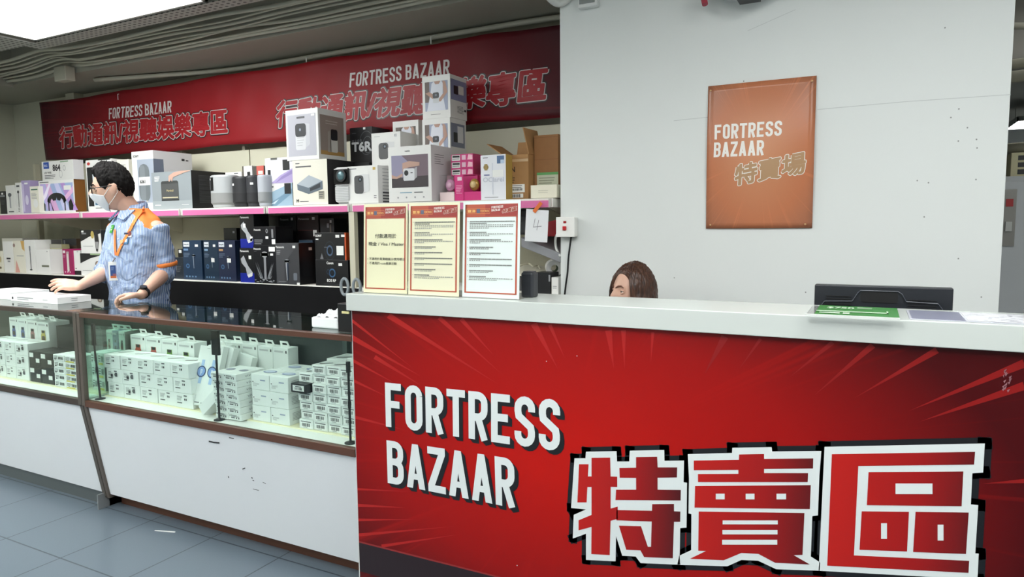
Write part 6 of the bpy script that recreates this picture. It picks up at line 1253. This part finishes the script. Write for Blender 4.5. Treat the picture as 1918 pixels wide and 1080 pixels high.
# watch
wd = (Lw-Le).normalized(); q = Le+(Lw-Le)*.90; wt = MB().tube([q-wd*.011, q-wd*.010, q+wd*.010, q+wd*.011], [.027, .031, .031, .027], M('141416', .5), 24, cap=False).build('watch', man, smooth=True)
wn = Vector((.35, -.25, .9)); wn = (wn-wd*wn.dot(wd)).normalized(); MB().tube([q+wn*.027, q+wn*.037], [.019, .018], BLACK, 24).build('watch_case', wt)
# lanyard, badge, pins: set on the shirt where the sight lines of the photo meet it
bpy.context.view_layer.update()
def onshirt(px, py, off=.004):
    o_ = Vector((0, 0, CAMH))-MR; d = (on(px, py, 'Y', 2.3)-Vector((0, 0, CAMH))).normalized()
    ok, loc, nr, _ = shirt.ray_cast(o_, d)
    if not ok: loc = on(px, py, 'Y', 2.36)-MR; nr = Vector((.3, -.95, 0))
    return loc+nr*off, nr
def ribbon(pts, wd_, mat, name, parent, off=.004):
    mb = MB(); Q = [onshirt(*p, off) if isinstance(p, tuple) else p for p in pts]; L_ = []
    for i, (p, nr) in enumerate(Q):
        t = (Q[min(i+1, len(Q)-1)][0]-Q[max(i-1, 0)][0]).normalized(); s_ = t.cross(nr).normalized()*wd_/2; L_.append((p-s_, p+s_, nr))
    for a, b in zip(L_[:-1], L_[1:]): mb.hexa([a[0], a[1], b[1], b[0]]+[x+n_*.0018 for x, n_ in ((a[0], a[2]), (a[1], a[2]), (b[1], b[2]), (b[0], b[2]))], mat)
    return mb.build(name, parent)
ln = ribbon([(272, 388), (268, 394), (262, 400), (256, 410), (250, 420), (245, 430), (240, 440), (234, 450), (229, 460), (224, 470), (221, 478)], .016, ORG, 'lanyard', man, .006)
ribbon([(217, 430), (217, 440), (217, 450), (217, 460), (218, 470), (219, 478)], .014, M('D9793E', .75), 'lanyard_strap', ln, .006)
bp_, bn = onshirt(216, 508, .012); r_ = Vector((.55, .83, 0)); zx = Vector((0, 0, 1)); tn = r_.cross(zx).normalized()
def plate(name, c_, w, h, mat, parent, t=.003, rr_=None, nn=None):
    n_ = (nn or tn); u_ = Vector((0, 0, 1)).cross(n_).normalized(); v_ = n_.cross(u_).normalized(); P = [c_-u_*w-v_*h, c_+u_*w-v_*h, c_+u_*w+v_*h, c_-u_*w+v_*h]
    mb = MB(); mb.hexa(P+[x+n_*t for x in P], mat); o = mb.build(name, parent, bevel=.0008); return o, u_, v_, n_
bd, u_, v_, n_ = plate('id_badge', bp_, .021, .052, WHITE, man)
mb = MB(); f = Fr(mb, bp_-u_*.014-v_*.038+n_*.003, u_, v_, .028, .070); f.rect(0, 0, 1, 1, M('2C4C86', .4)).rect(0, 0, 1, .18, M('C86A3A', .4), 2).rect(.4, .2, 1, .35, M('8A5A70', .4), 2).lines(.15, .85, .7, 3, .09, M('8EA4CC', .4), 3); mb.build('badge_card', bd)
c_, nn = onshirt(219, 483, .012); MB().tube([c_, bp_+v_*.052], .003, STEEL, 6).build('badge_clip', bd)
for px, py, w, h, mc, nm in ((211, 429, .012, .024, '3E9A3A', 'green_pin'), (241, 440, .022, .013, 'E4E2E2', 'name_pin'), (238, 451, .013, .018, '2A6490', 'blue_pin')):
    c_, nn = onshirt(px, py, .003); o, a_, b2_, n2_ = plate(nm, c_, w, h, M(mc, .4), man, .003, nn=nn)
    mb = MB(); f = Fr(mb, c_-a_*w-b2_*h+n2_*.0032, a_, b2_, 2*w, 2*h)
    if nm == 'green_pin': f.rect(.2, .3, .8, .5, M('B8D8A0', .4)).rect(.3, .6, .6, .8, M('B8D8A0', .4))
    elif nm == 'name_pin': f.rect(0, .6, 1, 1, M('1E2A44', .4)).rect(.1, .3, .8, .45, INK).ell(.75, .8, .22, .5, M('7A3A34', .4), 2)
    else: f.rrect(.3, .25, .7, .75, M('D8E8F0', .4), 2, .2)
    mb.build('pin_print', o)
c_, nn = onshirt(231, 453, .009); MB().tube([c_, c_+nn*.004], .012, M('D0A878', .4), 20).build('round_pin', man)
for px, py in ((224, 425), (222, 447), (209, 540), (211, 562)):
    c_, nn = onshirt(px, py, .001); MB().tube([c_, c_+nn*.002], .0045, M('E2E6EC', .4), 12).build('button', man)

# ---- the woman seated behind the counter
q = on(1187, 545, 'Y', 2.66); WR = Vector((q.x+.012, 2.66, 0)); wom = root('person', tuple(WR), 'person with a brown bob and face mask seated low behind the red counter', 'person')
hz = q.z-.003; WP = Place((-.018, 0, hz), (-.60, -.80, .02)); sc = .87
mb = MB(); head_mesh(mb, SKM, WP, sc)
sh = hz-.27
mb.limb([(.01, .04, sh), (.005, .02, hz-.15), (0, .0, hz-.06)], [.052, .046, .05], SKM, 18)
arms = []
for s_ in (-1, 1):
    S_, E_, W_ = Vector((s_*.16, .04, sh-.05)), Vector((s_*.2, -.02, sh-.29)), Vector((s_*.12, -.20, .775+.02))
    mb.limb([S_, E_], [.042, .034], SKM); mb.limb([E_, W_], [.034, .022], SKM); arms.append((S_, E_, W_)); hand_mesh(mb, SKM, W_, (-s_*.3, -.9, -.05), (0, 0, 1), s_ if s_ < 0 else s_, (.3, .3, .3, .3), L_=.9)
loft(mb, [(.50, .14, .10, 0, .06), (.7, .12, .09, 0, .05), (sh-.02, .13, .08, 0, .04), (sh+.02, .05, .05, 0, .04)], SKM)
for s_ in (-1, 1): mb.limb([(s_*.08, .06, .50), (s_*.10, -.28, .50), (s_*.10, -.26, .09)], [.075, .052, .036], SKM)
voxel(mb.build('body', wom), .0045, 3)
TOPM = M('5A4A52', .8, bump=.2, scale=20); mb = MB(); loft(mb, [(.48, .16, .125, 0, .06), (.65, .145, .11, 0, .05), (.8, .16, .11, 0, .045), (sh-.05, .165, .10, 0, .04), (sh, .09, .07, 0, .04), (sh+.02, .06, .055, 0, .035)], TOPM)
for S_, E_, W_ in arms: mb.limb([S_, E_], [.055, .045], TOPM); mb.limb([E_, E_.lerp(W_, .85)], [.044, .034], TOPM)
voxel(mb.build('sweater', wom), .008, 4)
mb = MB(); loft(mb, [(.42, .15, .13, 0, .05), (.55, .155, .13, 0, .05)], TR)
for s_ in (-1, 1): mb.limb([(s_*.08, .03, .50), (s_*.10, -.27, .50), (s_*.10, -.25, .10)], [.09, .07, .055], TR)
voxel(mb.build('trousers', wom), .01, 3)
for s_ in (-1, 1): MB().limb([(s_*.10, -.22, .045), (s_*.10, -.36, .035)], [.04, .032], M('141416', .4), 14).build('shoe', wom, smooth=True)
BRH = hairmat('brown_hair', '2A1812', '5C3A28', .38)
def wlim(az):
    # az < 0 is her left side, nearest the camera
    a0, a1 = (-50, 34)
    if az > 0: t = abs(az)/a1
    else: t = abs(az)/50
    if t < 1: return 46-18*t**3
    if t < 1.25: return 28-(t-1)/.25*95
    return -67
def wth(az, el):
    side = min(1, abs(az)/60); low = max(0, -el)/60
    return .005+side*(.013+.034*low)+.016*max(0, min(1, (abs(az)-90)/40))*(.3+.7*low)
hair_mesh(WP, BRH, wlim, wth, sc=sc, seed=9, tuft=.006, n=140, h=44).build('hair', wom, smooth=True)
mb, a0, a1, b0, b1 = mask_mesh(WP, M('E6CFC8', .85), sc, a=60, z0=-12); o = mb.build('face_mask', wom, smooth=True); s_ = o.modifiers.new('solid', 'SOLIDIFY'); s_.thickness = .0015
eyes(WP, wom, sc, (.25, 1, 0)); brow(WP, wom, sc*.98, M('6A4636', .7))
st = root('stool', (WR.x, WR.y+.04, 0), 'low stool under the person seated behind the counter', 'stool')
MB().lathe([(.15, .37), (.17, .38), (.17, .40), (.155, .415)], (0, 0, 0), M('26262A', .5), 28).build('seat', st, smooth=True)
for k in range(4): a = pi/4+k*pi/2; MB().tube([(.10*cos(a), .10*sin(a), .37), (.15*cos(a), .15*sin(a), 0)], .011, STEEL, 10).build('leg', st)
